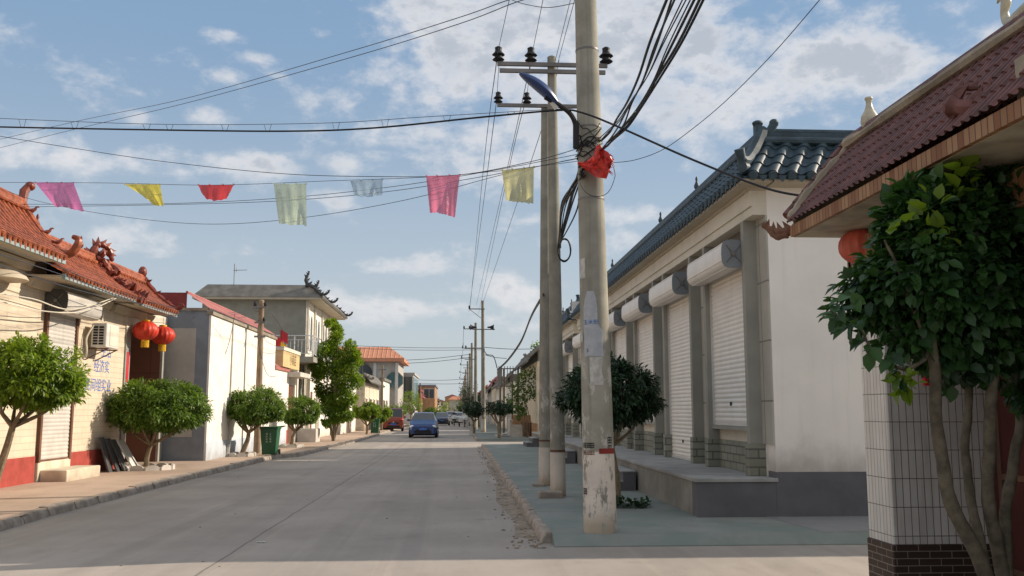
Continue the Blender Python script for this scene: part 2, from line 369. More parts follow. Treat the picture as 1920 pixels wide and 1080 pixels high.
# ------------------------------------------------------------------ trees
def leaves(name, parent, mat, centers, nleaf, size, seed, spread, out_c, droop=.35, fine=True, narrow=.42, light_dir=(.86,.2,.46)):
    g = np.random.default_rng(seed); C = np.array(centers); k = g.integers(0,len(C),nleaf)
    c = C[k,:3]; rad = C[k,3:4]
    dirs = g.normal(size=(nleaf,3)); dirs /= np.linalg.norm(dirs,axis=1,keepdims=True)
    rr = g.random((nleaf,1))**(.45); base = c + dirs*rr*rad*spread
    oc = np.array(out_c); outw = base-oc; outw /= (np.linalg.norm(outw,axis=1,keepdims=True)+1e-6)
    ax = dirs*.6+outw*.55+g.normal(size=(nleaf,3))*.4; ax[:,2] -= droop; ax /= np.linalg.norm(ax,axis=1,keepdims=True)
    nrm = outw*.8+dirs*.4+np.array([0,0,.7])+g.normal(size=(nleaf,3))*.35
    side = np.cross(ax,nrm); side /= (np.linalg.norm(side,axis=1,keepdims=True)+1e-6); nr = np.cross(side,ax)
    s = size*(.42+.95*g.random((nleaf,1))**1.2)
    wd = s*narrow*(.8+.4*g.random((nleaf,1)))
    fold = wd*.35
    b0 = base; tip = base+ax*s-nr*s*.12
    if fine:
        l1 = base+ax*s*.3+side*wd*.85+nr*fold; l2 = base+ax*s*.65+side*wd*.75+nr*fold*.6; m = base+ax*s*.5+nr*s*.02
        r1 = base+ax*s*.3-side*wd*.85+nr*fold; r2 = base+ax*s*.65-side*wd*.75+nr*fold*.6
        V = np.stack([b0,l1,l2,tip,r2,r1,m],axis=1); q=7; F = [[0,1,2,6],[6,2,3,3],[0,6,4,5],[6,3,4,4]]
        tri = [(0,1,6),(1,2,6),(2,3,6),(3,4,6),(4,5,6),(5,0,6)]
    else:
        l1 = base+ax*s*.45+side*wd+nr*fold; r1 = base+ax*s*.45-side*wd+nr*fold
        V = np.stack([b0,l1,tip,r1],axis=1); q=4; tri = [(0,1,2),(0,2,3)]
    V = V.reshape(-1,3)-np.array(wloc(parent)); nt_ = len(tri)
    idx = (np.arange(nleaf)[:,None,None]*q+np.array(tri)[None]).reshape(-1)
    me = bpy.data.meshes.new(name); me.vertices.add(len(V)); me.vertices.foreach_set('co', V.reshape(-1))
    me.loops.add(len(idx)); me.loops.foreach_set('vertex_index', idx.astype(np.int32))
    me.polygons.add(nleaf*nt_); me.polygons.foreach_set('loop_start', np.arange(0,len(idx),3,dtype=np.int32)); me.polygons.foreach_set('loop_total', np.full(nleaf*nt_,3,dtype=np.int32))
    me.update(calc_edges=True); me.validate()
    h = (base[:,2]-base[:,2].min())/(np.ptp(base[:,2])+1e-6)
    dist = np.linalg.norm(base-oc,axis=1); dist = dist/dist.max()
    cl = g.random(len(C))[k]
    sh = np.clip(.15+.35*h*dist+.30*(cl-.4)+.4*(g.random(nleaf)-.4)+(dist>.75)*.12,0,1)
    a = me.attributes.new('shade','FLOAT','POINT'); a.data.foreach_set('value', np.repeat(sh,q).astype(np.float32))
    me.materials.append(mat); o = bpy.data.objects.new(name, me); COL.objects.link(o); o.parent = parent; return o
def ball_tree(name, label, cat, base, cc, rad, mat, nleaf=2500, leaf=.11, seed=1, trunk_r=.05, fork=.55, nl=6, group=None, clumps=70, bark=None, fine=False, narrow=.36, core=True, droop=.45):
    rs = random.Random(seed); base = Vector(base); cc = Vector(cc); rx,ry,rz = rad
    t = thing(name, label, cat, base, group); mb = MB()
    fz = base + (cc-base)*fork + Vector((rs.uniform(-.05,.05),0,0)); fz.z = base.z+(cc.z-rz-base.z)*.75+.02 if fork is None else base.z+(cc.z-base.z)*fork
    pts = smooth_path([base-Vector((0,0,.05)), base+(fz-base)*.35+Vector((rs.uniform(-.04,.04),rs.uniform(-.03,.03),0)), base+(fz-base)*.7+Vector((rs.uniform(-.05,.05),0,0)), fz],4)
    mb.tube(pts, [trunk_r*(1.35-.45*i/(len(pts)-1)) for i in range(len(pts))], 8)
    for i in range(nl):
        a = 2*PI*i/nl+rs.uniform(-.3,.3); e = cc+Vector((math.cos(a)*rx*.72, math.sin(a)*ry*.72, rs.uniform(-.25,.45)*rz))
        mid = fz+(e-fz)*.45+Vector((math.cos(a)*rx*.12,math.sin(a)*ry*.12,-.02)); q = smooth_path([fz,mid,e],4)
        mb.tube(q, [trunk_r*(.75-.6*k/(len(q)-1)) for k in range(len(q))], 6)
        for j in range(2):
            e2 = e+Vector((rs.uniform(-.3,.3)*rx,rs.uniform(-.3,.3)*ry,rs.uniform(0,.4)*rz)); mb.tube([mid,(mid+e2)/2+Vector((0,0,.03)),e2],[trunk_r*.3,trunk_r*.2,trunk_r*.08],5)
    mb.build('trunk', bark or M_bark, t, True)
    cl = []; clumps = int(clumps*2.4); nleaf = int(nleaf*(2.0 if not group or 'far' not in group and 'distant' not in group else 1)); leaf *= .62; nleaf = int(nleaf*(1.9 if not group or 'far' not in group and 'distant' not in group else 1.2))
    for i in range(clumps):
        v = Vector((rs.gauss(0,1),rs.gauss(0,1),rs.gauss(0,1))).normalized(); q = rs.uniform(.76,.97) if i>clumps*.22 else rs.uniform(.2,.7)
        if v.z<-.1: v.z*=.6; q *= .96
        k = 1+.13*mnoise.noise(v*2.2+Vector((seed,0,0)))
        cl.append((cc.x+v.x*rx*q*k, cc.y+v.y*ry*q*k, cc.z+v.z*rz*q*k, rs.uniform(.13,.19)*(rx+rz)/2))
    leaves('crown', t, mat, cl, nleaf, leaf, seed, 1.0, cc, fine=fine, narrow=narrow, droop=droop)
    return t
KG = 'round clipped trees along the left pavement'
ball_tree('street_tree','round yellow-green tree at the left edge in front of the cream tiled house','tree',(-7.75,16.3,.12),P(55,716,16.2),(.92,.9,.72),L_sun,5200,.15,3,.06,.62,clumps=90,group=KG,fine=True,narrow=.2)
ball_tree('street_tree','wide dome shaped tree with scalloped edging, in front of the dark brown doorway','tree',(-7.9,24.66,.12),P(300,772,24.66),(1.25,1.15,.78),L_mid,6200,.17,4,.055,.42,clumps=110,group=KG,fine=True,narrow=.2)
ball_tree('street_tree','round tree left of the green bin, in front of the white wall','tree',(-7.1,31.6,.12),P(479,768,31.6),(.98,.95,.72),L_mid,4200,.16,5,.07,.5,clumps=80,group=KG,narrow=.22)
ball_tree('street_tree','smaller round tree right of the green bin','tree',(-6.85,39.2,.12),P(562,775,39.2),(.88,.85,.68),L_mid,3000,.15,6,.06,.45,clumps=60,group=KG,narrow=.24)
ball_tree('street_tree','dark round tree half hidden behind the thick concrete pole','tree',(2.5,14.9,.12),P(1146,748,14.9),(.78,.78,.66),L_dark,4600,.14,8,.05,.55,clumps=80,fine=True,narrow=.2,droop=.6)
for i,(px,py,Y,rr) in enumerate([(688,775,60,.85),(708,778,66,.9)]):
    c = P(px,py,Y); ball_tree('street_tree',['bushy roadside tree just left of the farther bin','bushy roadside tree just above the farther bin'][i],'tree',(c.x,Y,.12),c,(rr*1.05,rr,.68),L_sun,2000,.17,20+i,.06,.4,clumps=40,group=KG)
# tall ragged tree in front of the two storey house
def tall_tree():
    t = thing('tall_tree','tall ragged leafy tree in front of the two-storey house','tree',(-6.1,47,.12)); mb = MB()
    base = Vector((-6.1,47,.1)); rs = random.Random(11)
    for e,r0 in (((-6.0,46.9,5.2),.08),((-6.5,47.2,4.0),.06),((-5.6,46.8,3.9),.055),((-6.1,46.8,3.0),.05)):
        q = smooth_path([base,base+Vector(((e[0]+6.1)*.5,0,1.0)),Vector(e)-Vector((0,0,1.2)),e],4); mb.tube(q,[r0*(1.2-.9*i/(len(q)-1)) for i in range(len(q))],7)
    mb.build('trunk', M_bark, t, True)
    cl = []
    for px,py,r_ in [(630,615,.32),(628,640,.45),(615,665,.5),(640,672,.55),(655,655,.4),(605,690,.55),(635,700,.65),(658,690,.5),(600,705,.35),(625,730,.6),(652,725,.5),(640,750,.55),(618,745,.4),(655,750,.35),(632,775,.45),(645,775,.35),(665,670,.25),(596,682,.25),(620,600,.2),(626,625,.3),(600,735,.45),(612,760,.45),(590,690,.3),(663,715,.4),(628,690,.55),(622,650,.4),(650,780,.3),(622,785,.3)]:
        for k in range(3):
            c = P(px+rs.uniform(-7,7),py+rs.uniform(-8,8),47); cl.append((c.x,c.y+rs.uniform(-.6,.8),c.z,r_*.8))
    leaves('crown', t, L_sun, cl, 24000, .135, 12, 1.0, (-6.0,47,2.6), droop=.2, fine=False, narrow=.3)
tall_tree()
# farther trees, both sides
FT = 'small roadside trees far down the street'
for i,(px,py,Y,rx,rz,m,lab) in enumerate([
    (771,757,92,1.15,1.3,L_sun,'tall bright tree behind the red van'),
    (825,772,140,1.1,.75,L_sun,'yellow-green tree far beyond the blue car on the left'),
    (808,772,120,.9,.6,L_mid,'dark low tree behind the yellow-green one far left'),
    (936,768,50.9,.80,.42,L_dark,'dark flat crowned tree beside the cardboard pile on the right'),
    (889,770,62.5,.66,.62,L_dark,'dark tree left of the horn loudspeaker pole'),
    (881,745,95,1.0,1.6,L_dark,'tall dark tree behind the far line of poles'),
    (742,772,84,1.0,.7,L_mid,'low tree behind the red van roof'),
    (876,768,130,1.3,1.0,L_dark,'dark tree far right beyond the motor tricycles'),
    (872,757,180,2.2,2.0,L_dark,'big dark tree rising at the far right end of the street'),
    (845,764,260,3.0,2.2,L_mid,'wide tree low on the horizon at the street end'),
    (898,760,85,.9,1.1,L_dark,'dark tree between the far poles')]):
    c = P(px,py,Y); ball_tree('street_tree',lab,'tree',(c.x,Y,.12),c,(rx,rx,rz),m,1500,.2,40+i,.07,.5,clumps=45,group=FT)

# foreground tree on the right
def near_tree():
    Y0 = 6.3; base = P(1868,1190,Y0); base.z = 0
    t = thing('multi_stem_tree','dark glossy multi-stemmed tree in the right foreground by the tiled gate','tree',base); mb = MB()
    def br(pts, r0, r1, dy):
        q = smooth_path([P(px,py,Y0+d) for (px,py),d in zip(pts,dy)],6); n = len(q)
        q = [v+Vector((math.sin(i*.9+r0*90)*.006,0,0)) for i,v in enumerate(q)]
        mb.tube(q,[r0+(r1-r0)*i/(n-1)+.002*math.sin(i*2.1) for i in range(n)],10)
    br([(1862,1215),(1850,1080),(1790,960),(1762,840),(1752,700),(1745,600)],.056,.034,[0,0,-.05,-.08,-.1,-.1])
    br([(1856,1110),(1836,1010),(1812,880),(1812,800),(1820,700),(1815,610)],.036,.025,[0,.05,.12,.15,.15,.15])
    br([(1885,1215),(1882,1080),(1856,960),(1855,820),(1862,700),(1850,600)],.052,.036,[.1,.1,.05,0,0,0])
    br([(1890,1080),(1885,980),(1898,880),(1912,800),(1910,700),(1915,620)],.042,.030,[.1,.1,.12,.15,.2,.2])
    br([(1745,640),(1735,670),(1700,692),(1660,680),(1635,655),(1610,610)],.016,.008,[-.1,-.15,-.2,-.22,-.25,-.3])
    br([(1752,680),(1720,600),(1690,520),(1660,450)],.02,.008,[-.1,-.15,-.2,-.25])
    br([(1745,620),(1760,520),(1790,420),(1805,350)],.025,.007,[-.1,-.1,-.15,-.2])
    br([(1850,620),(1860,520),(1870,420)],.03,.008,[0,0,.1])
    br([(1915,640),(1960,540),(2000,450)],.03,.01,[.2,.2,.2])
    mb.build('trunk', M_bark2, t, True)
    cl = []; rs = random.Random(5)
    def C(px,py,r,n,sp=1.0):
        for k in range(n):
            a = rs.uniform(0,2*PI); q = math.sqrt(rs.random())*sp
            d = (1-q*q)**.5 if q<1 else 0
            cl.append(tuple(P(px+math.cos(a)*q*200*r, py+math.sin(a)*q*200*r, Y0+.1+rs.uniform(-1,1)*.62*d*min(r,1)))+(.11,))
    C(1800,515,.86,130); C(1880,470,.8,90); C(1708,560,.46,34); C(1715,452,.30,18); C(1960,560,1.0,60); C(1760,400,.42,20); C(1860,390,.3,14); C(1800,640,.36,14); C(1625,560,.28,12); C(1900,650,.4,16); C(1940,400,.4,16); C(1815,340,.12,4)
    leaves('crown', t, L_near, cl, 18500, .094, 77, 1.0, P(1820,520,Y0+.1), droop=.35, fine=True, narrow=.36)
    tw = []
    for px,py in [(1585,560),(1570,590),(1600,610),(1625,640),(1660,660),(1690,700),(1805,325),(1760,345),(1820,350)]: tw.append(tuple(P(px,py,Y0-.25))+(.07,))
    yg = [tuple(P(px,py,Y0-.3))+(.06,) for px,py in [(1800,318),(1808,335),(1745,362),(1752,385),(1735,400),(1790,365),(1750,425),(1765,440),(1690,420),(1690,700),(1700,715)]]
    leaves('bright_leaves', t, L_sun, yg, 70, .12, 79, 1.0, P(1820,520,Y0+.1), droop=-.2, fine=True, narrow=.38)  # brighter green clumps at the crown top and lower left
    leaves('twig_leaves', t, L_near, tw, 90, .11, 78, 1.0, P(1820,520,Y0+.1), droop=.2, fine=True, narrow=.36)
near_tree()

# ------------------------------------------------------------------ roof tiling
def tile_sheet(mb, A, B, C_, D, spacing, amp, courses, step=.02, curve=0.0, duty=.55, samples=8):
    """tiled slope; eave A->B, ridge D->C_ ; barrels run from ridge to eave"""
    A,B,C_,D = map(Vector,(A,B,C_,D)); L = (B-A).length; nt_ = max(2,int(round(L/spacing)))
    nrm = (B-A).cross(D-A).normalized()
    if nrm.z<0: nrm = -nrm
    us = np.linspace(0,1,nt_*samples+1); grid = []
    vs = []
    for c in range(courses):
        vs += [(c/courses, step), ((c+1)/courses-.002, 0)]
    for v,dz in vs:
        row = []
        for u in us:
            ph = (u*nt_)%1.0; x = (ph-.5)/(duty/2)
            hgt = math.sqrt(max(0,1-x*x))*amp if abs(x)<1 else -.25*amp*math.cos((abs(ph-.5)-duty/2)/(.5-duty/2)*PI/2-PI/2)
            p = A.lerp(B,u).lerp(D.lerp(C_,u),v) - Vector((0,0,curve*math.sin(PI*v)))
            row.append(p+nrm*(hgt+dz))
        grid.append(row)
    mb.sheet(grid); return nt_, nrm
def eave_ends(mb, A, B, n, r, outdir, drop, length=.07):
    A,B = Vector(A),Vector(B); o = Vector(outdir).normalized()
    for i in range(n):
        c = A.lerp(B,(i+.5)/n); mb.tube([c-o*.03, c+o*length*.3, c+o*length+Vector((0,0,-.012))],[r,r,r*.92],8)
        c2 = A.lerp(B,(i+1)/n) if i<n-1 else None
        if c2 is not None:
            e = (B-A).normalized()*r*.9; q = c2+o*length*.5
            mb.prism([q-e, q+e, q+e*.6-Vector((0,0,drop*.6)), q-Vector((0,0,drop)), q-e*.6-Vector((0,0,drop*.6))], o*.012)
def finial(mb, c, s, kind='bird', rot=0):
    c = Vector(c)
    if kind=='urn': mb.lathe([(.28*s,0),(.3*s,.1*s),(.15*s,.2*s),(.32*s,.45*s),(.34*s,.7*s),(.2*s,1.0*s),(.12*s,1.25*s),(.17*s,1.5*s),(.12*s,1.7*s),(.03*s,1.85*s)], c, 10); return
    d = Vector((math.cos(rot),math.sin(rot),0))
    mb.tube([c, c+Vector((0,0,.25*s))],[.06*s,.05*s],6)
    mb.tube([c-d*.5*s+Vector((0,0,.55*s)), c-d*.2*s+Vector((0,0,.38*s)), c+d*.1*s+Vector((0,0,.4*s)), c+d*.3*s+Vector((0,0,.55*s)), c+d*.38*s+Vector((0,0,.75*s)), c+d*.5*s+Vector((0,0,.78*s)), c+d*.65*s+Vector((0,0,.74*s))],[.04*s,.14*s,.2*s,.13*s,.09*s,.08*s,.01*s],8)
def scroll(mb, pts, r0, r1, fins=6, up=Vector((0,0,1))):
    q = smooth_path(pts,5); n = len(q)
    mb.tube(q,[(r0+(r1-r0)*i/(n-1))*(1+.18*math.sin(i*1.9)) for i in range(n)],8)
    for i in range(fins):
        k = int((i+.5)/fins*(n-1)); c = q[k]; t = (q[min(k+1,n-1)]-q[max(k-1,0)]).normalized(); s = (r0+(r1-r0)*k/n)
        sd = t.cross(up).normalized()*s*.25; nn = t.cross(sd).normalized(); nn = nn if nn.dot(up)>0 else -nn
        a = c+nn*s*.7; tip = c+nn*s*2.4+t*s*.9
        mb.add([a-t*s*.8-sd,a-t*s*.8+sd,a+t*s*.6+sd,a+t*s*.6-sd,tip],[(0,1,4),(1,2,4),(2,3,4),(3,0,4)])
def slats(mb, x, y0, y1, z0, z1, pitch=.075, d=.012, sgn=-1):
    """roller shutter curtain in plane X=x, bulging toward sgn*X"""
    n = max(2,int((z1-z0)/pitch)); grid = []
    prof = [(0,0),(.12,.2),(.3,.85),(.5,1),(.7,.85),(.88,.2)]
    for i in range(n):
        for t,h in prof:
            z = z0+(i+t)*(z1-z0)/n; grid.append([(x+sgn*d*h,y0,z),(x+sgn*d*h,y1,z)])
    grid.append([(x,y0,z1),(x,y1,z1)]); mb.sheet(grid)
def roll_box(parent, xw, sgn, y0, y1, zc, r, m, mcap, ez=1.0):
    """rounded shutter housing with end caps"""
    xc = xw+sgn*(r+.02); prof = []
    for k in range(20):
        a = 2*PI*k/20; c,s = math.cos(a),math.sin(a); e = .62
        prof.append((xc+math.copysign(abs(c)**e,c)*r, zc+math.copysign(abs(s)**e,s)*r*ez))
    b = MB(); g = []
    ribs = 1
    for k in range(21): x,z = prof[k%20]; g.append([(x,y0,z),(x,y1,z)])
    b.sheet(g)
    for k in (2,5,8,11,14,17):   # rolled seams
        x,z = prof[k]; b.tube([(x,y0,z),(x,y1,z)],.011,5)
    hb = b.build('shutter_box', m, parent, True)
    for y,s in ((y0,-1),(y1,1)):
        c = MB(); pts = [(xc+(x-xc)*1.03,y,zc+(z-zc)*1.03) for x,z in prof]; c.prism(pts,(0,s*.02,0))
        c2 = [(xc+(x-xc)*.78,y+s*.02,zc+(z-zc)*.78) for x,z in prof]
        c.build('end_cap', mcap, hb, True); c = MB()
        for a in (PI/4,PI*3/4): c.tube([(xc-math.cos(a)*r*.85,y+s*.03,zc-math.sin(a)*r*.85*ez),(xc+math.cos(a)*r*.85,y+s*.03,zc+math.sin(a)*r*.85*ez)],.008,5)
        c.tube([(xc,y,zc),(xc,y+s*.055,zc)],.04,10); c.build('cap_cross', M_steel, hb, True)
    return hb

# ------------------------------------------------------------------ right row: grey shop house with dark tiled parapet
WX = 4.51
def shop(y0, y1, bays, label, steps, first_corner=True, z0=.65, door_idx=(1,4), finy=(17.2,20.4,27), detail=True):
    h = thing('shop_house', label, 'house', (WX,y0,.1)); top = 4.75
    xp = WX-.22
    if first_corner:
        b = MB(); b.box(WX,24,y0,y1,.12,5.2); ob = b.build('wall', M_gable, h)
        b = MB(); b.box(WX-.012,24,y0-.012,y0+.3,.1,.74); b.build('plinth', M_plinth, h)
    else:
        b = MB(); b.box(WX,12,y0,y1,.12,5.2); b.build('wall', M_gable, h)
    b = MB(); b.box(3.38,WX+.02,y0,y1,.1,.605); b.build('platform', M_platside, h)
    if first_corner:
        b = MB(); b.box(3.372,WX-.014,y0-.01,y0+.3,.1,.604); b.build('platform_end', M_plinth, h)
    b = MB(); b.bbox(3.34,WX+.02,y0-.03,y1,.606,.655,.008); b.build('paving_slab', M_plattop, h)
    for sy in steps:
        s = MB(); s.box(2.85,3.335,sy,sy+2.0,.1,.28); s.box(3.1,3.335,sy+.002,sy+1.998,.28,.46); s.build('step', M_plinth, h)
        s = MB(); s.box(2.82,3.10,sy-.02,sy+2.02,.281,.305); s.box(3.07,3.334,sy-.02,sy+2.02,.461,.485); s.build('step_tread', M_plattop, h)
    # beam across the facade
    b = MB(); b.box(xp-.03,WX,y0,y1,top-.17,top+.06); b.box(xp,WX,y0,y1,top-.30,top-.171); b.build('beam', M_beam, h)
    # corner pier
    b = MB(); b.box(WX-.03,WX,y0,y0+.55,1.12,top-.30); b.build('corner_pier', M_pier, h)
    ys = [y0+.75+3.3*i for i in range(bays)]
    for i,a in enumerate(ys):
        door = i in door_idx; e = a+1.95
        if e > y1: break
        one = lambda nm,mt,*bx: MB().box(*bx).build(nm, mt, h)
        for q in (a-.30,e+.02): 
            one('pilaster',M_pil,xp,WX,q,q+.13,1.121,top-.301); one('stone_base',M_ledge,xp-.03,WX,q-.03,q+.16,.656,1.12)
        one('jamb',M_pil,xp+.05,WX,a-.05,a,1.121,top-.301)
        one('pier_panel',M_pier,WX-.03,WX,e+.151,e+3.3-1.95-.301,1.121,top-.302)
        one('stone_base',M_ledge,WX-.04,WX,e+.19,e+3.3-1.95-.331,.656,1.12)
        if not door: one('stone_base',M_ledge,WX-.05,WX,a-.05,e-.012,.656,1.12)
        one('recess_shade_panel',M_recess,WX-.012,WX,a,e+.02,4.15,top-.301); one('recess_shade_panel',M_recess,WX-.045,WX-.032,e+.2,e+1.0,4.2,top-.32)  # dark colour stands in for shade in the recess below the beam
        fr = MB(); fr.box(WX-.15,WX-.001,e+.152,e+1.04,4.08,4.16); fr.build('lintel', M_pil, h)
        zb = .66 if door else 1.36
        sh = MB(); slats(sh, WX-.10, a+.02, e, zb+.05, 3.95); so = sh.build('roller_shutter', M_shut, h, True)
        rl = MB(); rl.box(WX-.14,WX-.06,a-.03,a+.021,zb,3.95); rl.box(WX-.141,WX-.059,e-.001,e+.045,zb,3.95); rl.box(WX-.125,WX-.075,a+.01,e+.01,zb+.001,zb+.05); rl.build('guide_rail', M_rail, so)
        if not door:
            one('sill',M_pil,WX-.16,WX,a-.03,e+.02,1.30,1.355); one('under_sill_panel',M_beam,WX-.03,WX,a,e+.02,1.121,1.30)
        lk = MB(); lk.box(WX-.125,WX-.11,(a+e)/2-.03,(a+e)/2+.03,zb+.32,zb+.38); lk.build('lock', M_black, so)
        roll_box(h, WX-.15, -1, a-.14, e+.06, 3.97, .175, M_shut, M_capgrey, 1.22)
    # soffit + fascia cornice
    b = MB(); b.box(4.06,WX,y0-.35,y1,4.86,4.90); b.box(WX-.02,24,y0-.35,y0,4.86,4.90); b.box(xp-.06,WX,y0-.001,y1,4.812,4.861); b.build('soffit', M_soffit, h)
    ex, rx = 4.05, 4.50; ez, rz = 4.96, 5.60; gy = y0-.38; ry = y0+.10; x1 = 24 if first_corner else 13.5
    rf = MB(); n,_ = tile_sheet(rf,(ex,gy,ez),(ex,y1,ez),(rx,y1,rz),(rx,ry,rz),.24,.05,4,.018)
    n2,_ = tile_sheet(rf,(x1,gy,ez),(ex,gy,ez),(rx,ry,rz),(x1,ry,rz),.28,.06,4,.02)
    eave_ends(rf,(ex,gy,ez-.01),(ex,y1,ez-.01),n,.055,(-1,0,-.2),.11)
    eave_ends(rf,(ex,gy,ez-.01),(x1,gy,ez-.01),n2,.07,(0,-1,-.2),.10)
    rf.box(ex+.02,rx+.2,gy+.02,y1,4.902,4.94); rf.box(rx+.2,x1,gy+.02,ry,4.902,4.94)
    ro = rf.build('roof', M_dtile, h, True)
    rg = MB(); rg.box(rx-.07,rx+.14,ry-.05,y1,rz-.06,rz+.12); rg.tube([(rx+.03,ry,rz+.14),(rx+.03,y1,rz+.14)],.06,8)
    rg.box(rx+.141,x1,ry-.05,ry+.14,rz-.06,rz+.12); rg.tube([(rx,ry+.04,rz+.14),(x1,ry+.04,rz+.14)],.06,8)
    rg.tube([(rx,ry-.09,rz-.02),(x1,ry-.09,rz-.02)],.055,8); rg.tube([(rx-.09,ry,rz-.02),(rx-.09,y1,rz-.02)],.045,8)
    rg.build('ridge', M_dtile, ro, True)
    hp = MB(); hp.tube(smooth_path([(rx+.02,ry,rz+.16),(rx-.12,ry-.12,rz-.12),(ex+.12,gy+.14,ez+.24),(ex+.0,gy+.03,ez+.20)],5),[.10]*8+[.085]*8,8)
    hp.tube([(ex+.02,gy+.04,ez+.14),(ex-.05,gy-.03,ez+.36)],[.06,.075],10); hp.tube([(ex+.1,gy+.1,ez+.12),(ex-.01,gy-.01,ez+.10)],[.07,.08],10)
    hp.box(rx-.10,rx+.0,ry-.06,ry+.06,rz+.05,rz+.24); hp.ball((rx-.05,ry,rz+.26),.085,.08,.05,8,6)
    hp.tube(smooth_path([(rx+.05,ry,rz+.1),(rx+.14,ry,rz+.16),(rx+.19,ry,rz+.24)],4),.065,8); hp.ball((rx+.2,ry,rz+.27),.075,.07,.07,8,6)
    hp.build('ridge_ornament', M_dtile, ro, True)
    for fy in finy:
        f = MB(); finial(f,(rx+.03,fy,rz+.15),.16,'urn'); f.build('finial', M_dtile, ro, True)
    fl = MB(); fl.box(rx+.15,x1,ry+.2,y1,5.2,5.5); fl.build('roof_slab', M_plinth, h)
    b = MB(); b.box(ex+.02,x1,y1,y1+.02,4.9,5.5); b.build('end_wall', M_gable, h)
    return h
shop(13.2,33.2,6,'long cream and grey shop house with dark glazed tile roof and roller shutters',[17.6,26.6],finy=(17.2,20.4,27,31))
# electric bits on the gable wall
s2 = shop(34.3,42.4,2,'second grey shop house beyond the first, with upturned dark roof end',[38.9],first_corner=False,door_idx=(1,),finy=(37,40))

# ------------------------------------------------------------------ right gate house
g = thing('gate_house','gate house with purple-brown tiled roof and white tiled pillar at the right edge','house',(3.85,8.25,0))
def pillar(y0,y1,x1,name='pillar'):
    b = MB(); b.bbox(3.85,x1,y0,y1,.43,3.2,.012); po = b.build(name, M_wtile, g)
    c = MB(); c.bbox(3.835,x1,y0-.015,y1+.015,-.02,.43,.01); c.build('brick_base', M_dbrick, po); return po
pillar(8.25,8.75,4.85); pillar(5.0,5.5,4.85)
for y0_ in (8.25,5.0): MB().box(4.86,9,y0_,y0_+.5,-.02,3.2).build('side_wall', M_cream, g)
b = MB(); b.box(4.80,4.90,5.5,8.25,.15,2.7); d = b.build('door', M_gatered, g)
b = MB()
for yy in (5.55,6.85,6.95,8.1): b.box(4.785,4.80,yy,yy+.06,.2,2.65)
for zz in (.2,1.0,1.9,2.6): b.box(4.787,4.799,5.55,8.15,zz,zz+.05)
b.build('door_frame', M_rust, d)
b = MB(); b.box(4.6,4.95,5.5,8.25,2.7,3.2); b.build('lintel', M_wtile, g)
b = MB(); b.bbox(4.3,4.85,5.5,8.25,-.02,.15,.01); b.build('threshold', M_patch, g)
# tiled frieze under the soffit
b = MB(); b.box(3.80,3.92,4.7,8.80,2.98,3.24); b.box(3.80,9,8.752,8.83,2.98,3.24); b.build('frieze', M_trim, g)
# soffit slab & fascia
ex, gy, ez = 3.30, 8.95, 3.36
b = MB(); b.prism([(ex+.03,5.0,ez-.055),(ex+.03,gy-.03,ez-.055),(9,gy-.03,ez-.055),(9,5.0,ez-.055)],(0,0,.07)); b.build('soffit', M_soff2, g)
b = MB(); b.box(ex-.012,ex+.03,5.0,gy,ez-.05,ez+.06); b.box(ex+.03,4.75,gy-.028,gy+.012,ez-.05,ez+.06); b.build('fascia', M_trim, g)
rf = MB(); RXg, RZg = 4.02, 4.30
tile_sheet(rf,(ex-.03,5.0,ez+.08),(ex-.03,gy+.02,ez+.08),(RXg,gy+.12,RZg),(RXg,5.0,RZg),.105,.022,5,.014,duty=.5)
tile_sheet(rf,(4.78,gy+.02,ez+.08),(4.78,5.0,ez+.08),(RXg,5.0,RZg),(RXg,gy+.12,RZg),.105,.022,5,.014,duty=.5)
ro = rf.build('roof', M_ptile, g, True)
b = MB(); b.prism([(ex+.0,gy-.02,ez+.062),(4.74,gy-.02,ez+.062),(RXg,gy+.06,RZg-.02)],(0,.03,0)); b.build('gable_infill', M_mortar, ro)
m_ = MB()
def lump(mb, pts, r, seed, n=7):
    q = smooth_path(pts,8); rs = random.Random(seed); mb.tube(q,[r*rs.uniform(.7,1.25) for _ in q],n)
lump(m_,[(ex,gy+.02,ez+.14),(3.55,gy+.05,ez+.46),(RXg,gy+.12,RZg+.02)],.05,1)
lump(m_,[(RXg-.07,gy+.1,RZg),(RXg-.07,7,RZg),(RXg-.07,5.0,RZg)],.05,2)
m_.build('mortar_bedding', M_mortar, ro, True)
b = MB()
for i in range(26):
    y = 5.0+i*.16; b.lathe([(.07,0),(.075,.02),(.075,.15),(.065,.165)],(RXg+.0,y,RZg+.045),10,axis='y')
for i in range(7):
    t0,t1 = i/7,(i+.93)/7; a = Vector((ex-.02,gy+.06,ez+.17)); c = Vector((RXg,gy+.16,RZg+.08)); b.tube([a.lerp(c,t0),a.lerp(c,t1)],[.052,.045],8)
b.build('ridge_tiles', M_ptile, ro, True)
b = MB(); base = PX(1632,250,RXg)
b.lathe([(.03,-.05),(.07,0),(.088,.05),(.08,.11),(.045,.17),(.03,.22),(.028,.26),(.04,.285),(.035,.30)],(RXg,base.y,RZg+.06),14); b.build('vase_finial', M_vase, ro, True)
b = MB(); c = PX(1900,60,RXg); c.x = RXg; c.z = RZg+.08
b.tube(smooth_path([c+Vector((0,-.30,.1)),c+Vector((0,-.1,.02)),c+Vector((0,.05,.05)),c+Vector((0,.09,.14)),c+Vector((0,.06,.22)),c+Vector((0,.12,.27)),c+Vector((0,.17,.25))],4),[.02,.035,.05,.06,.065,.06,.05,.045,.04,.035,.032,.03,.03,.03,.034,.036,.036,.036,.034,.03,.02,.016,.012,.01,.005],10); b.build('bird_finial', M_vase, ro, True)
b = MB(); scroll(b,[(ex+.12,gy+.05,ez+.06),(ex-.02,gy+.12,ez+.03),(ex-.12,gy+.2,ez+.05),(ex-.2,gy+.25,ez+.13)],.055,.03,5)
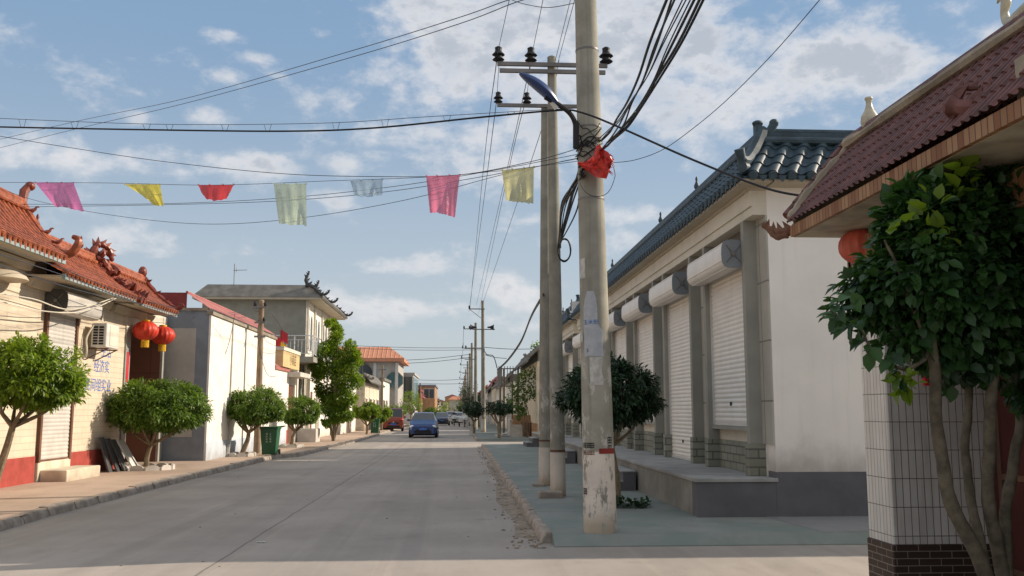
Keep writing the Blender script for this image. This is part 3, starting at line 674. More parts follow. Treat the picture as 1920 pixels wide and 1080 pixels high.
scroll(b,[(ex-.0,gy+.1,ez+.0),(ex-.1,gy+.16,ez-.02),(ex-.16,gy+.2,ez+.06)],.04,.02,4); b.build('corner_ornament', M_rust, ro, True)
b = MB(); q = P(1850,180,5.75); scroll(b,[q+Vector((-.12,.25,.02)),q+Vector((-.03,.1,-.05)),q+Vector((.08,-.05,.0)),q+Vector((.2,-.2,.12)),q+Vector((.25,-.35,.3))],.07,.045,6)
scroll(b,[q+Vector((-.1,.3,.05)),q+Vector((-.05,.2,.12)),q+Vector((.03,.12,.1))],.035,.02,3); b.build('eave_ornament', M_ptile, ro, True)
b = MB(); b.box(3.42,3.62,4.9,5.35,3.42,3.75); b.build('mortar_repair', M_mortar, ro, True)

def make_lantern(name, label, c, r, cat='lantern', group=None, fringe=True, silk=None):
    t = thing(name, label, cat, c, group); c = Vector(c); b = MB(); nr = 16; g = []
    for i in range(13):
        a = PI*i/12; z = -math.cos(a)*r*.78; rr = max(.28*r, math.sin(a)*r)
        row = []
        for k in range(nr*4+1):
            an = 2*PI*k/(nr*4); w = 1-.05*abs(math.cos(an*nr/2)); row.append(c+Vector((math.cos(an)*rr*w,math.sin(an)*rr*w,z)))
        g.append(row)
    b.sheet(g); b.build('lantern_body', silk or M_lantern, t, True)
    f = MB(); f.lathe([(.3*r,-.06*r),(.3*r,.06*r)],c+Vector((0,0,.80*r)),16); f.lathe([(.3*r,-.06*r),(.3*r,.06*r)],c-Vector((0,0,.80*r)),16)
    f.tube([c+Vector((0,0,.8*r)),c+Vector((0,0,1.5*r))],.006,5); f.build('lantern_cap', M_yellow, t, True)
    if fringe:
        f = MB()
        for k in range(20):
            an = 2*PI*k/20; p_ = c+Vector((math.cos(an)*.27*r,math.sin(an)*.27*r,-.82*r)); f.tube([p_,p_+Vector((0,0,-.5*r))],.035*r,4)
        f.build('fringe', M_yellow, t)
    return t
make_lantern('lantern','faded red lantern under the gate eave, partly behind the foreground tree leaves',P(1617,462,8.6),.225,fringe=False,silk=M('faded_lantern_silk',(.62,.13,.08),rough=.5,var=.25,bmp=.05))
b = MB(); q = P(1736,700,8.24); b.box(q.x-.03,q.x+.03,8.2,8.245,q.z-.11,q.z+.09); b.tube([(q.x,8.22,q.z+.09),(q.x,8.22,q.z+.14)],.008,5); tag(b.build('red_paper_strip', M_redpaper, None, loc=(q.x,8.24,q.z)),'small red paper strip on the white tiled pillar behind the tree stems','paper strip')  # strip of red paper, built as a thin box with a short hanger

# ------------------------------------------------------------------ left row: orange roofed house
XL = -8.8
h1 = thing('tiled_house','cream tiled house with orange glazed roof and red base, nearest on the left','house',(XL,20,.1))
b = MB(); b.box(-16,XL,10,20.30,.12,4.72); b.box(-16,XL,20.36,25.2,.12,4.38); b.box(-16,XL-.25,20.301,20.359,.12,4.38); b.build('wall', M_ltile, h1)
b = MB(); b.box(XL,XL+.015,10,20.3,.12,.66); b.box(XL,XL+.015,22.03,25.2,.12,.66); b.build('painted_base', M_redbase, h1)
# shutter door with frame
sb = MB(); slats(sb, XL+.02, 20.44, 21.9, .56, 3.75, .085, .012, 1); so = sb.build('roller_shutter', M_shutsun, h1, True)
b = MB(); b.box(XL,XL+.07,20.34,20.43,.52,3.8); b.box(XL,XL+.07,21.91,22.0,.52,3.8); b.box(XL,XL+.05,20.43,21.91,.53,.57); b.build('guide_rail', M_rust, so)
b = MB(); b.box(XL,XL+.03,22.0,22.08,.52,3.75); b.build('pipe', M_beam, h1)
roll_box(h1, XL-.02, 1, 20.3, 22.25, 3.93, .24, M_shutsun, M_board)
b = MB(); b.bbox(XL,XL+.06,20.35,22.0,.12,.53,.01); b.build('door_sill', M_cream, h1)
b = MB(); b.bbox(XL+.061,XL+.62,20.45,22.3,.10,.36,.015); b.build('doorstep', M_cream, h1)
# doorway recess
b = MB(); b.box(-10.4,-10.2,25.2,28.6,.12,4.3); b.box(-10.4,XL-.03,28.3,28.6,.12,4.3); b.box(-10.4,XL-.03,25.2,25.25,.12,4.3); b.build('doorway_tiles', M_brown, h1)
b = MB(); b.box(XL-.03,XL+.04,25.2,25.55,.12,3.75); b.build('door_column', M_stone, h1); b = MB(); b.box(XL-.03,XL+.04,28.3,28.62,.12,3.75); b.build('door_column', M_stone, h1)
b = MB(); b.box(XL-.2,XL+.03,25.2,28.62,3.75,4.38); b.build('lintel', M_beam, h1)
b = MB(); b.box(-10.19,-10.12,25.9,27.9,.15,2.9); b.build('door', M_rust, h1)
b = MB(); b.box(-16,XL-.02,28.6,28.62,.12,4.4); b.build('end_wall', M_cream, h1)
for y,z0,z1 in ((25.38,2.35,3.15),):
    b = MB(); b.box(XL+.041,XL+.05,y-.09,y+.09,z0,z1); b.build('couplet', M_redpaper, h1)
b = MB(); b.box(XL+.041,XL+.05,25.3,25.48,1.3,1.75); b.build('couplet', M_redpaper, h1)
# wall lettering
def text_mesh(body, size, mat, parent, origin, ax, up, name='lettering', align='CENTER', bend=None):
    cu = bpy.data.curves.new('lettering','FONT'); cu.body = body; cu.size = size; cu.align_x = align; cu.align_y = 'CENTER'; cu.resolution_u = 2
    o = bpy.data.objects.new('lettering', cu); COL.objects.link(o); bpy.context.view_layer.update()
    dg = bpy.context.evaluated_depsgraph_get(); me = bpy.data.meshes.new_from_object(o.evaluated_get(dg)); bpy.data.objects.remove(o); bpy.data.curves.remove(cu)
    me.name = name; ax = Vector(ax); up = Vector(up); og = Vector(origin); pl = wloc(parent)
    for v in me.vertices:
        if bend: v.co = bend(v.co.x, v.co.y)-pl
        else: v.co = og+ax*v.co.x+up*v.co.y-pl
    me.materials.clear(); me.materials.append(mat)
    n = bpy.data.objects.new(name, me); COL.objects.link(n); n.parent = parent; return n
for s_,y,z in (('生活',23.95,3.05),('经济实',23.7,2.66),('民间组实业',23.55,2.2)):
    text_mesh(s_,.34,M_wallblue,h1,(XL+.006,y,z),(0,1,0),(0,0,1))
# roofs
def orange_roof(y0,y1,ez,rz,ex=-8.05,rx=-9.2,ends=(0,0)):
    b = MB(); n,_ = tile_sheet(b,(ex,y1-ends[1]*.0,ez),(ex,y0,ez),(rx,y0,rz),(rx,y1+ends[1],rz),.20,.065,9,.012,curve=.09,duty=.5)
    eave_ends(b,(ex,y0,ez),(ex,y1,ez),n,.06,(1,0,-.35),.15,.10)
    tile_sheet(b,(rx-1.1,y0,ez),(rx-1.1,y1,ez),(rx,y1+ends[1],rz),(rx,y0,rz),.175,.045,5,.012)
    ro = b.build('roof', M_otile, h1, True)
    r2 = MB(); r2.box(rx-.08,rx+.08,y0,y1+ends[1],rz-.02,rz+.16); r2.tube([(rx,y0,rz+.18),(rx,y1+ends[1],rz+.18)],.075,8); r2.tube([(rx+.1,y0,rz+.02),(rx+.1,y1+ends[1],rz+.02)],.05,8); r2.build('ridge', M_otile, ro, True)
    f = MB(); f.box(ex-.02,ex+.05,y0,y1,ez-.16,ez-.05); f.build('fascia', M_fascia, ro)
    s = MB(); s.prism([(ex-.021,y0,ez-.12),(XL,y0,ez-.10),(XL,y0,ez-.06),(ex-.021,y0,ez-.08)],(0,y1-y0,0)); s.prism([(XL,y0,ez-.3),(XL+.12,y0,ez-.3),(XL+.20,y0,ez-.13),(XL,y0,ez-.13)],(0,y1-y0,0)); s.build('soffit', M_soffit, ro)
    return ro
r1 = orange_roof(12.5,19.3,4.72,5.80,ends=(0,.5))
v = MB(); q=smooth_path([(-9.2,19.85,5.95),(-8.85,19.75,5.45),(-8.45,19.6,5.02),(-8.08,19.45,4.80),(-7.9,19.42,4.86),(-7.82,19.42,5.08),(-7.95,19.44,5.16)],5); v.tube(q,[.085]*(len(q)-8)+[.08,.075,.07,.065,.06,.055,.05,.045],8)
v.tube(smooth_path([(-9.2,19.70,5.85),(-8.85,19.62,5.36),(-8.45,19.5,4.95),(-8.08,19.38,4.74)],5),.06,8); v.build('verge', M_otile, r1, True)
v = MB(); v.tube([(-9.2,19.85,5.95),(-9.2,19.9,6.2),(-9.15,19.95,6.32)],[.09,.1,.08],8); v.ball((-9.12,19.98,6.34),.11,.11,.1,8,6); v.build('figure_ornament', M_otile2, r1, True)
for x_,y_,z_ in ((-8.98,19.8,5.68),(-8.6,19.68,5.2),(-8.32,19.58,4.98)):
    v = MB(); finial(v,(x_,y_,z_),.24 if x_<-8.4 else .22,'bird',.5); v.build('bird_ornament', M_otile2, r1, True)
r2 = orange_roof(19.32,23.75,4.42,5.28)
v = MB(); finial(v,(-9.2,20.6,5.5),.2,'urn'); v.build('finial', M_otile2, r2, True)
v = MB(); finial(v,(-9.2,23.0,5.5),.18,'urn'); v.build('finial', M_otile2, r2, True)
r3 = orange_roof(24.0,27.0,4.40,5.28,ends=(0,.6))
v = MB()
for dy in (-.1,.14): scroll(v,[(-9.25,24.0+dy,5.35),(-8.9,23.9+dy,4.95),(-8.5,23.85+dy,4.62),(-8.1,23.8+dy,4.42),(-7.9,23.8+dy,4.36)],.14,.10,6)
scroll(v,[(-9.3,23.8,5.3),(-9.2,23.9,5.7),(-9.1,24.0,5.8),(-8.95,24.15,5.7),(-8.9,24.2,5.5)],.10,.06,8); scroll(v,[(-9.2,24.1,5.3),(-9.15,24.3,5.65),(-9.1,24.5,5.65),(-9.05,24.7,5.5)],.09,.05,6)
rs4=random.Random(4)
for k in range(26):
    q = Vector((-9.25+.045*k+rs4.uniform(-.05,.05),23.95+rs4.uniform(-.16,.2),5.48-.045*k+rs4.uniform(.0,.2))); d_ = Vector((rs4.uniform(-1,1),rs4.uniform(-1,1),rs4.uniform(.2,1))).normalized()*rs4.uniform(.1,.22)
    v.tube([q-d_*.4,q,q+d_*.6+Vector((0,.03,0)),q+d_],[.05,.07,.045,.012],5)
v.build('dragon_ornament', M_otile2, r3, True)
v = MB(); scroll(v,[(-9.2,27.6,5.45),(-8.8,27.4,5.0),(-8.4,27.2,4.7),(-8.05,27.05,4.5),(-7.85,27.05,4.6)],.09,.06,5); v.ball((-9.2,27.5,5.6),.13,.13,.18,8,6); v.build('verge', M_otile2, r3, True)
# little shell awning at the very left
v = MB(); q = PX(0,520,XL)
v.lathe([(.55,0),(.5,.08),(.35,.16),(.05,.2)],(XL+.02,q.y-.15,q.z-.06),20); v.build('awning', M_soffit, h1, True)
# AC unit
ac = thing('air_conditioner','white outdoor air conditioner on a wall bracket beside the shutter box','air conditioner',(XL,23.0,3.3))
b = MB(); b.bbox(XL+.14,XL+.50,22.55,23.35,3.10,3.66,.015); bo = b.build('casing', M_acwhite, ac)
b = MB()
for i in range(7):
    for j in range(2): b.box(XL+.19+.135*j,XL+.19+.105+.135*j,22.54,22.548,3.15+.065*i,3.15+.045+.065*i)
b.build('side_vent', M_black, bo)
b = MB(); b.box(XL+.501,XL+.508,22.75,23.3,3.14,3.62); b.build('front_grille', M_beam, bo)
b = MB()
for y in (22.65,23.25): b.tube([(XL,y,3.06),(XL+.52,y,3.06)],.018,6); b.tube([(XL,y,2.8),(XL+.48,y,3.05)],.014,6)
b.build('bracket', M_rust, ac)
b = MB(); b.tube(smooth_path([(XL+.2,22.5,3.6),(XL+.1,22.4,3.3),(XL+.12,22.4,3.0),(XL+.06,22.5,2.85),(XL+.02,22.35,2.95),(XL+.02,22.2,3.0)],5),.022,7); b.build('pipe', M_beam, ac, True)
make_lantern('lantern','nearer of two big red lanterns with yellow fringe at the brown doorway',P(273,620,25.6),.34,group='two red lanterns at the brown doorway')
make_lantern('lantern','farther of two big red lanterns with yellow fringe at the brown doorway',P(305,629,26.9),.34,group='two red lanterns at the brown doorway')
# leaning boards
for i,(y,lab,m,wd) in enumerate([(23.55,'dark grey board leaning on the red wall base, nearest of the leaning boards',M_board,.3),(23.8,'middle dark board leaning on the red wall base',M_board,.32),(24.0,'third dark board leaning against the cream wall',M_board,.34),(24.35,'pale white board leaning in front of the dark boards',M_boardw,.45)]):
    b = MB(); x = XL+.12+.05*i; b.prism([(x+.25+.06*i,y-.1,.12),(x+.29+.06*i,y-.1,.12),(x+.02,y-.1,.95-.03*i),(x-.02,y-.1,.95-.03*i)],(0,wd,0)); 
    tag(b.build('board', m, None, loc=(x,y,.12)), lab, 'board','boards leaning on the cream wall')
# scalloped edging round the tree
def edging(name,label,c,r,n=11,m=M_sheetw,ry=None):
    b = MB(); ry = ry or r
    for i in range(n):
        a = 2*PI*i/n+.1; x = c[0]+math.cos(a)*r; y = c[1]+math.sin(a)*ry; t = Vector((-math.sin(a),math.cos(a),0)); nn = Vector((math.cos(a),math.sin(a),0)); L = PI*r/n*.95
        pts = [Vector((x,y,.12))-t*L]; 
        for k in range(9): q = -1+2*k/8; pts.append(Vector((x,y,.12+.07+.06*math.sqrt(max(0,1-q*q))))+t*L*q)
        pts.append(Vector((x,y,.12))+t*L); b.prism(pts, nn*.05)
    tag(b.build(name, m, None, loc=(c[0],c[1],.12)), label, 'edging')
    s = MB(); s.lathe([(r-.02,0),(r-.1,.05),(.1,.09),(.01,.09)],(c[0],c[1],.10),20); tag(s.build('soil', M_soil), kind='structure')
edging('tree_edging','scalloped pale edging around the dome shaped tree',(-7.9,24.66),.62)
edging('tree_edging','low scalloped edging around the tree left of the green bin',(-7.1,31.6),.42,9)
edging('tree_edging','low edging around the tree right of the green bin',(-6.85,39.2),.5,9)
b = MB(); q=(-7.6,15.7,.12); b.lathe([(.085,0),(.09,.08),(.085,.2),(.06,.25),(.02,.27)],q,14); tag(b.build('bollard', M_rust, None, True, loc=q),'short rusty stub post by the yellow-green tree','post')

# ------------------------------------------------------------------ white house with red tin roof
XW = -7.5
h2 = thing('white_house','white walled house with grey gable and red tin roof behind the dome shaped tree','house',(XW,28.75,.1))
b = MB(); b.box(-15,XW-.06,28.75,28.95,.12,4.62); b.build('gable_wall', M_bluegrey, h2)
b = MB(); b.box(-14,-7.93,28.738,28.75,.82,4.08); b.build('painted_panel', M_greyw, h2)
b = MB(); b.box(XW-.06,XW,28.75,38.9,.12,4.5); b.box(-15,XW-.06,28.95,38.9,.12,4.3); b.build('wall', M_white, h2)
b = MB(); b.box(XW,XW+.008,28.76,38.9,.12,.66); b.build('painted_base', M_paleblue, h2)
b = MB(); b.box(XW-.12,XW+.06,28.7,38.92,4.5,4.6); b.box(-15,XW-.121,28.7,28.98,4.62,4.7); b.build('coping', M_mortar, h2)
b = MB(); A=(XW+.0,28.72,4.66); tile_sheet(b,(XW-.02,28.72,4.68),(XW-.02,38.9,4.68),(XW-.75,38.9,5.16),(XW-.75,28.72,5.16),.20,.02,1,0,duty=.5,samples=6); ro = b.build('roof', M_pinktin, h2, True)
b = MB(); g=[]
for k in range(71):
    x = XW-.75-k*.1; g.append([(x,28.74+.012*(k%2),4.70),(x,28.74+.012*(k%2),5.17-.0*k)])
b.sheet(g); b.build('tin_fascia', M_redtin, ro)
b = MB(); b.tube([(XW-.75,28.7,5.18),(XW-.75,38.9,5.18)],.04,6); b.build('ridge', M_pinktin, ro)
b = MB(); b.tube([(XW+.02,31.4,.1),(XW+.03,31.4,2.3),(XW+.02,31.45,4.5)],.025,6); b.tube([(XW+.02,31.25,.12),(XW+.06,31.25,.5)],.07,6); b.build('downpipe', M_greyw, h2)
# low wall and gate
h3 = thing('courtyard_wall','white courtyard wall with pink coping and shop gate beyond the white house','wall',(XW,39,.1))
b = MB(); b.box(XW-.25,XW-.02,38.92,42.0,.12,3.3); b.build('wall', M_white, h3)
b = MB(); b.box(XW-.02,XW-.01,38.95,42,.12,.66); b.build('painted_base', M_paleblue, h3)
b = MB(); b.box(XW-.35,XW+.05,38.92,42.1,3.3,3.42); b.prism([(XW+.06,38.93,3.42),(XW-.45,38.93,3.75),(XW-.5,38.93,3.7),(XW-.5,38.93,3.42)],(0,3.2,0)); b.build('coping', M_pinktin, h3)
b = MB(); b.box(XW-.35,XW-.05,42.1,42.45,.12,3.1); b.build('gate_pillar', M_white, h3); b = MB(); b.box(XW-.35,XW-.05,44.1,44.4,.12,3.1); b.build('gate_pillar', M_white, h3)
b = MB(); b.box(XW-.34,XW-.04,42.11,42.44,.1,.75); b.build('painted_base', M_redbase, h3)
b = MB(); b.box(XW-.25,XW-.15,42.45,44.1,.12,2.75); b.build('gate', M_brown, h3)
b = MB(); b.bbox(XW-.5,XW+.55,41.9,44.8,3.1,3.3,.02); b.build('canopy', M_sheetw, h3)
b = MB(); b.box(XW-.3,XW+.12,40.0,44.1,3.42 if False else 3.46,4.15); sg = b.build('shop_sign', M_sign, h3)
b = MB(); b.box(XW-.34,XW+.16,39.95,44.15,4.15,4.3); b.build('sign_coping', M_beam, sg)
text_mesh('小商店',.55,M_rust,sg,(XW+.125,42.4,3.8),(0,1,0),(0,0,1))
for i,(px,py,m,lab) in enumerate([(522,640,M_redpaper,'faded red flag left above the courtyard wall'),(531,628,M_redpaper,'bright red flag behind the faded one above the courtyard wall'),(529,650,M_yellow,'small yellow flag hanging by the red flags')]):
    t = thing('flag', lab, 'flag', P(px,py+15,41.0)); c = P(px,py,41.0); b = MB(); g=[]
    for a in range(5): g.append([c+Vector((-.12+a*.08,.05*math.sin(a*2+i),.25-.05*a-k*(.15 if i else .2))) for k in range(4)])
    b.sheet(g); b.build('cloth', m, t, 2); b = MB(); b.tube([c+Vector((-.13,0,.3)),c+Vector((-.1,0,-.75))],.014,5); b.build('flagpole', M_steel, t)

# ------------------------------------------------------------------ two storey house
XT = -7.75
h4 = thing('two_storey_house','two-storey olive and white house with balcony railing and upturned dark eaves','house',(XT,48,.1))
b = MB(); b.box(-13,XT-.02,48,58,.12,7.2); b.build('wall', M_olive, h4)
b = MB(); b.box(XT-.02,XT,48.0,58,.12,7.2); b.build('front_wall', M_white, h4)
b = MB(); b.box(XT,XT+.012,50.2,53,3.95,4.0); b.build('string_course', M_beam, h4)
for i,y in enumerate((48.7,49.7,51.3,52.3,54.2,55.2,56.8)):
    fr = MB(); pts = [(XT+.005,y-.27,4.75),(XT+.005,y+.27,4.75),(XT+.005,y+.27,6.1)]+[(XT+.005,y+.27*math.cos(a),6.1+.45*math.sin(a)) for a in (PI*.17,PI*.33,PI*.5,PI*.67,PI*.83)]+[(XT+.005,y-.27,6.1)]
    fr.prism(pts,(.02,0,0)); w_ = fr.build('arched_window', M_glass, h4)
    f2 = MB(); f2.box(XT+.026,XT+.04,y-.015,y+.015,4.78,6.4); f2.build('window_bar', M_white, w_)
for y in (48.1,50.45,53.2,56.0,57.9): MB().box(XT,XT+.10,y,y+.14,4.5,7.2).build('column', M_beam, h4)
b = MB(); b.box(-13.4,XT+.75,47.55,58.4,7.2,7.32); b.build('soffit', M_soffit, h4)
b = MB(); b.prism([(-13.4,47.5,7.32),(XT+.8,47.5,7.32),(XT+.15,48.1,8.0),(-12.8,48.1,8.0)],(0,.02,0)); b.prism([(-13.4,47.5,7.32),(-12.8,48.1,8.0),(-12.8,58,8.0),(-13.4,58.4,7.32)],(-.02,0,0))
b.prism([(-12.8,48.12,7.99),(XT+.15,48.12,7.99),(XT+.15,58,7.99),(-12.8,58,7.99)],(0,0,.02)); n,_ = tile_sheet(b,(XT+.8,47.5,7.34),(XT+.8,58.4,7.34),(XT+.15,58,8.0),(XT+.15,48.1,8.0),.22,.05,4,.02); eave_ends(b,(XT+.8,47.5,7.33),(XT+.8,58.4,7.33),n,.06,(1,0,-.3),.12); ro = b.build('roof', M_greyroof, h4, True)
for y in (47.6,51,58.2):
    v = MB(); scroll(v,[(XT+.1,y+.3,8.0),(XT+.35,y+.15,7.85),(XT+.75,y,7.5),(XT+1.05,y,7.5),(XT+1.2,y,7.7)],.11,.04,6)
    if y!=58.2: scroll(v,[(XT+.05,y+.3,7.9),(XT-.05,y+.3,8.3),(XT+.05,y+.3,8.55),(XT+.1,y+.3,8.7)],.12,.03,5)
    v.build('roof_ornament', M_board, ro, True)
v = MB(); c = P(438,543,48.5); v.tube([c,c+Vector((0,0,1.35))],.02,5); v.tube([c+Vector((-.05,0,1.0)),c+Vector((.65,0,1.03))],.014,5); v.tube([c+Vector((.1,0,.9)),c+Vector((.1,0,1.12))],.012,4)
tag(v.build('antenna', M_steel, None, loc=c),'thin metal aerial mast on the flat roof of the two-storey house','antenna')
# lower wing and terrace in front with railing
b = MB(); b.box(-12,XT+.9,44.8,47.98,3.9,4.15); b.box(XT,XT+.9,47.99,52.5,3.9,4.15); b.build('balcony_slab', M_olive, h4)
b = MB(); b.box(-12,XT-.1,44.9,47.95,.12,3.9); b.build('wing', M_olive, h4)
b = MB()
for (x0,y0),(x1,y1) in (((-12,44.9),(XT+.85,44.9)),((XT+.85,44.9),(XT+.85,52.4))):
    L = math.hypot(x1-x0,y1-y0); nb = int(L/.17)
    b.tube([(x0,y0,5.15),(x1,y1,5.15)],.022,5); b.tube([(x0,y0,4.95),(x1,y1,4.95)],.014,5); b.tube([(x0,y0,4.3),(x1,y1,4.3)],.014,5)
    for i in range(nb+1):
        t=i/nb; x=x0+(x1-x0)*t; y=y0+(y1-y0)*t; b.tube([(x,y,4.15),(x,y,5.15)] if i%8==0 else [(x,y,4.3),(x,y,4.95)],.03 if i%8==0 else .012,5)
b.build('railing', M_rail, h4)
b = MB(); b.box(XT,XT+.02,49,50.6,.12,2.6); b.build('door', M_brown, h4)
for bx in ((XT-.1,XT+.12,45.2,45.5,.12,3.9),(XT+.05,XT+.25,48.2,48.4,.12,3.9),(XT+.02,XT+.2,52.0,52.2,.12,3.9)): MB().box(*bx).build('porch_column', M_white, h4)
b = MB(); b.bbox(-7.6,-6.7,45.3,46.6,.12,.75,.02); tag(b.build('concrete_trough', M_sheetw, None, loc=(-7.1,46,.12)),'pale concrete trough by the two-storey house','trough')

# ------------------------------------------------------------------ generic farther houses
def house(name,label,side,xf,y0,y1,h,wall,roofm,kind='tile',depth=8,ops=(),gable=None,roof_h=1.0,base=None,group=None,over=.45,sidewin=()):
    xb = xf+side*depth; x0,x1 = min(xf,xb),max(xf,xb); t = thing(name,label,'house',(xf,y0,.1),group)
    b = MB(); b.box(x0,x1,y0+.05,y1,.1,h); b.build('wall', wall, t)
    b = MB(); b.box(x0+.05,x1-.05,y0,y0+.05,.1,h); b.build('gable_wall', gable or wall, t)
    if base: 
        b = MB(); b.box(min(xf,xf-side*.012),max(xf,xf-side*.012),y0,y1,.1,.7); b.build('painted_base', base, t)
    xe = xf-side*over
    if kind=='tile':
        xm = xf+side*depth/2; b = MB(); tile_sheet(b,(xe,y0-.2,h),(xe,y1+.1,h),(xm,y1+.1,h+roof_h),(xm,y0-.2,h+roof_h),.25,.05,6,.02,samples=4,duty=.5)
        b.prism([(x0,y0+.02,h),(x1,y0+.02,h),(xm,y0+.02,h+roof_h-.05)],(0,.1,0)); xo = xb+side*over
        b.add([(xo,y0-.2,h),(xo,y1+.1,h),(xm,y1+.1,h+roof_h),(xm,y0-.2,h+roof_h)],[(0,1,2,3)]); b.tube([(xm,y0-.2,h+roof_h+.05),(xm,y1+.1,h+roof_h+.05)],.1,6)
        ro = b.build('roof', roofm, t, True)
    elif kind=='skirt':
        b = MB(); n,_ = tile_sheet(b,(xe,y0-.2,h),(xe,y1+.1,h),(xf+side*.1,y1+.1,h+roof_h),(xf+side*.1,y0-.2,h+roof_h),.25,.05,4,.02,samples=6)
        b.box(x0+.02,x1-.02,y0+.01,y1-.01,h+.001,h+roof_h*.8); eave_ends(b,(xe,y0-.2,h),(xe,y1+.1,h),n,.06,(-side,0,-.3),.1); b.tube([(xf+side*.1,y0-.2,h+roof_h+.05),(xf+side*.1,y1,h+roof_h+.05)],.08,6)
        scroll(b,[(xf+side*.1,y0-.2,h+roof_h),(xe,y0-.25,h+.25),(xe-side*.25,y0-.3,h+.35)],.1,.05,4); ro = b.build('roof', roofm, t, True)
    elif kind=='hip':
        xe0,xe1 = x0-over,x1+over; b = MB(); zz = h+.35; q = roof_h*1.3
        b.box(xe0,xe1,y0-over,y1+over,h,h+.34)
        b.add([(xe0,y0-over,zz),(xe1,y0-over,zz),(xe1,y1+over,zz),(xe0,y1+over,zz),(xe0+q,y0+q,zz+roof_h),(xe1-q,y0+q,zz+roof_h),(xe1-q,y1-q,zz+roof_h),(xe0+q,y1-q,zz+roof_h)],[(0,1,5,4),(1,2,6,5),(2,3,7,6),(3,0,4,7),(4,5,6,7)])
        b.m=0; ro = b.build('roof', roofm, t)
        rb = MB(); nn = int((xe1-xe0)/.45)
        for i in range(nn):
            x = xe0+.3+i*.45; k = min(1,(x-xe0)/q,(xe1-x)/q); rb.tube([(x,y0-over,zz+.0),(x,y0-over+(q+over)*k,zz+.0+roof_h*k)],.035,4)
        rb.build('roof_rib', roofm, ro)
    else:
        b = MB(); b.box(x0-.15,x1+.15,y0-.15,y1+.15,h,h+.25); b.build('roof', roofm, t)
    for (y,z0,z1,w_,k) in ops:
        xs = sorted((xf-side*.02,xf-side*.05)); b = MB(); b.box(xs[0],xs[1],y,y+w_,z0,z1)
        o = b.build('door' if k=='door' else 'window', M_brown if k=='door' else M_glass, t)
        f = MB(); xs = sorted((xf,xf-side*.065))
        f.box(xs[0],xs[1],y-.08,y,z0,z1+.08); f.box(xs[0],xs[1],y+w_,y+w_+.08,z0,z1+.08); f.box(xs[0],xs[1],y,y+w_,z1,z1+.08)
        if k!='door': f.box(xs[0],xs[1],y-.12,y+w_+.12,z0-.08,z0)
        f.build('door_frame' if k=='door' else 'window_frame', M_white if wall is not M_white else M_greyw, o)
    for (x,z0,z1,w_) in sidewin:
        b = MB(); b.box(x,x+w_,y0-.03,y0-.005,z0,z1); o = b.build('window', M_glass, t)
        f = MB(); f.box(x-.06,x,y0-.05,y0,z0-.06,z1+.06); f.box(x+w_,x+w_+.06,y0-.05,y0,z0-.06,z1+.06); f.box(x-.01,x+w_+.01,y0-.049,y0-.001,z1,z1+.06); f.box(x+w_/2-.02,x+w_/2+.02,y0-.045,y0-.03,z0,z1+.01); f.build('window_frame', M_rail, o)
    return t
def doors(y0,y1,step=3.2,k0=0):
    out=[]; y=y0+.8; k=k0
    while y+1.6<y1: out.append((y,.14 if k%2 else 1.1,2.5,1.5 if k%2==0 else 1.1,'door' if k%2 else 'win')); y+=step; k+=1
    return out
house('low_house','low white house with tiled skirt roof just beyond the tall ragged tree',-1,-7.4,59.5,69,4.0,M_white,M_greyroof,'skirt',ops=doors(59.5,69),roof_h=.6)
house('low_house','white lit house with sloping roof left of the van',-1,-6.9,70.5,83,3.7,M_cream,M_greyroof,'skirt',ops=doors(70,83,k0=1),roof_h=.6)
house('low_house','grey gabled house with one bright white street wall, before the big grey building',-1,-6.75,85,93.5,4.3,M_white,M_greyroof,'flat',ops=doors(85,93),gable=M_greyw,sidewin=())
hb = house('hall_building','large grey building with salmon hipped roof and octagonal dark window','-1' and -1,-6.0,95,104,6.5,M_greyw,M_salmon,'hip',depth=9,ops=(),roof_h=1.25,over=.6)
for px,py,r_,nseg,m in ((740,713,.85,8,M_teal),(680,700,1.0,20,M_glass)):
    c = P(px,py,94.97); b = MB(); b.prism([(c.x+r_*math.cos(2*PI*(k+.5)/nseg),94.97,c.z+r_*math.sin(2*PI*(k+.5)/nseg)) for k in range(nseg)],(0,.02,0)); o = b.build('window', m, hb)
    b = MB(); q=[Vector((c.x+(r_+.04)*math.cos(2*PI*(k+.5)/nseg),94.94,c.z+(r_+.04)*math.sin(2*PI*(k+.5)/nseg))) for k in range(nseg)]; b.tube(q+[q[0]],.06,5); b.tube([(c.x,94.94,c.z-r_),(c.x,94.94,c.z+r_)],.03,4); b.build('window_frame', M_stone, o)
for bx in ((-6.3,-6.0,94.8,95,.1,6.4),(-11,-10.7,94.8,95,.1,6.4),(-8.5,-8.2,94.85,95,.1,6.4)): MB().box(*bx).build('pilaster', M_rail, hb)
hg = house('glazed_building','narrow building with tall glass front beside the big grey one',-1,-5.0,106,119,5.6,M_rail,M_greyw,'flat',depth=3.5,over=.3)
for x in (-8.2,-7.1,-6.05):
    b = MB(); b.box(x,x+.9,105.95,105.99,2.6,5.4); b.build('window_pane', M_glass, hg)
b = MB(); b.box(-4.99,-4.96,106.4,118.5,2.4,5.4); b.build('window_pane', M_teal, hg)
house('red_building','bright red shop front building beyond the glazed building',-1,-4.9,121,131,4.1,M_redtin,M_redtin,'flat',depth=7,ops=doors(121,131))
hr = house('red_building','dull red upper-storey building with grey-blue window at the far left end',-1,-3.4,140,158,5.2,M_cardb,M_bluegrey,'flat',depth=9,sidewin=((-5.0,3.5,4.8,1.5),))
house('low_house','white lit house between the red buildings',-1,-5.2,132.5,139,3.4,M_white,M_pinktin,'skirt',ops=doors(132,139),roof_h=.5)
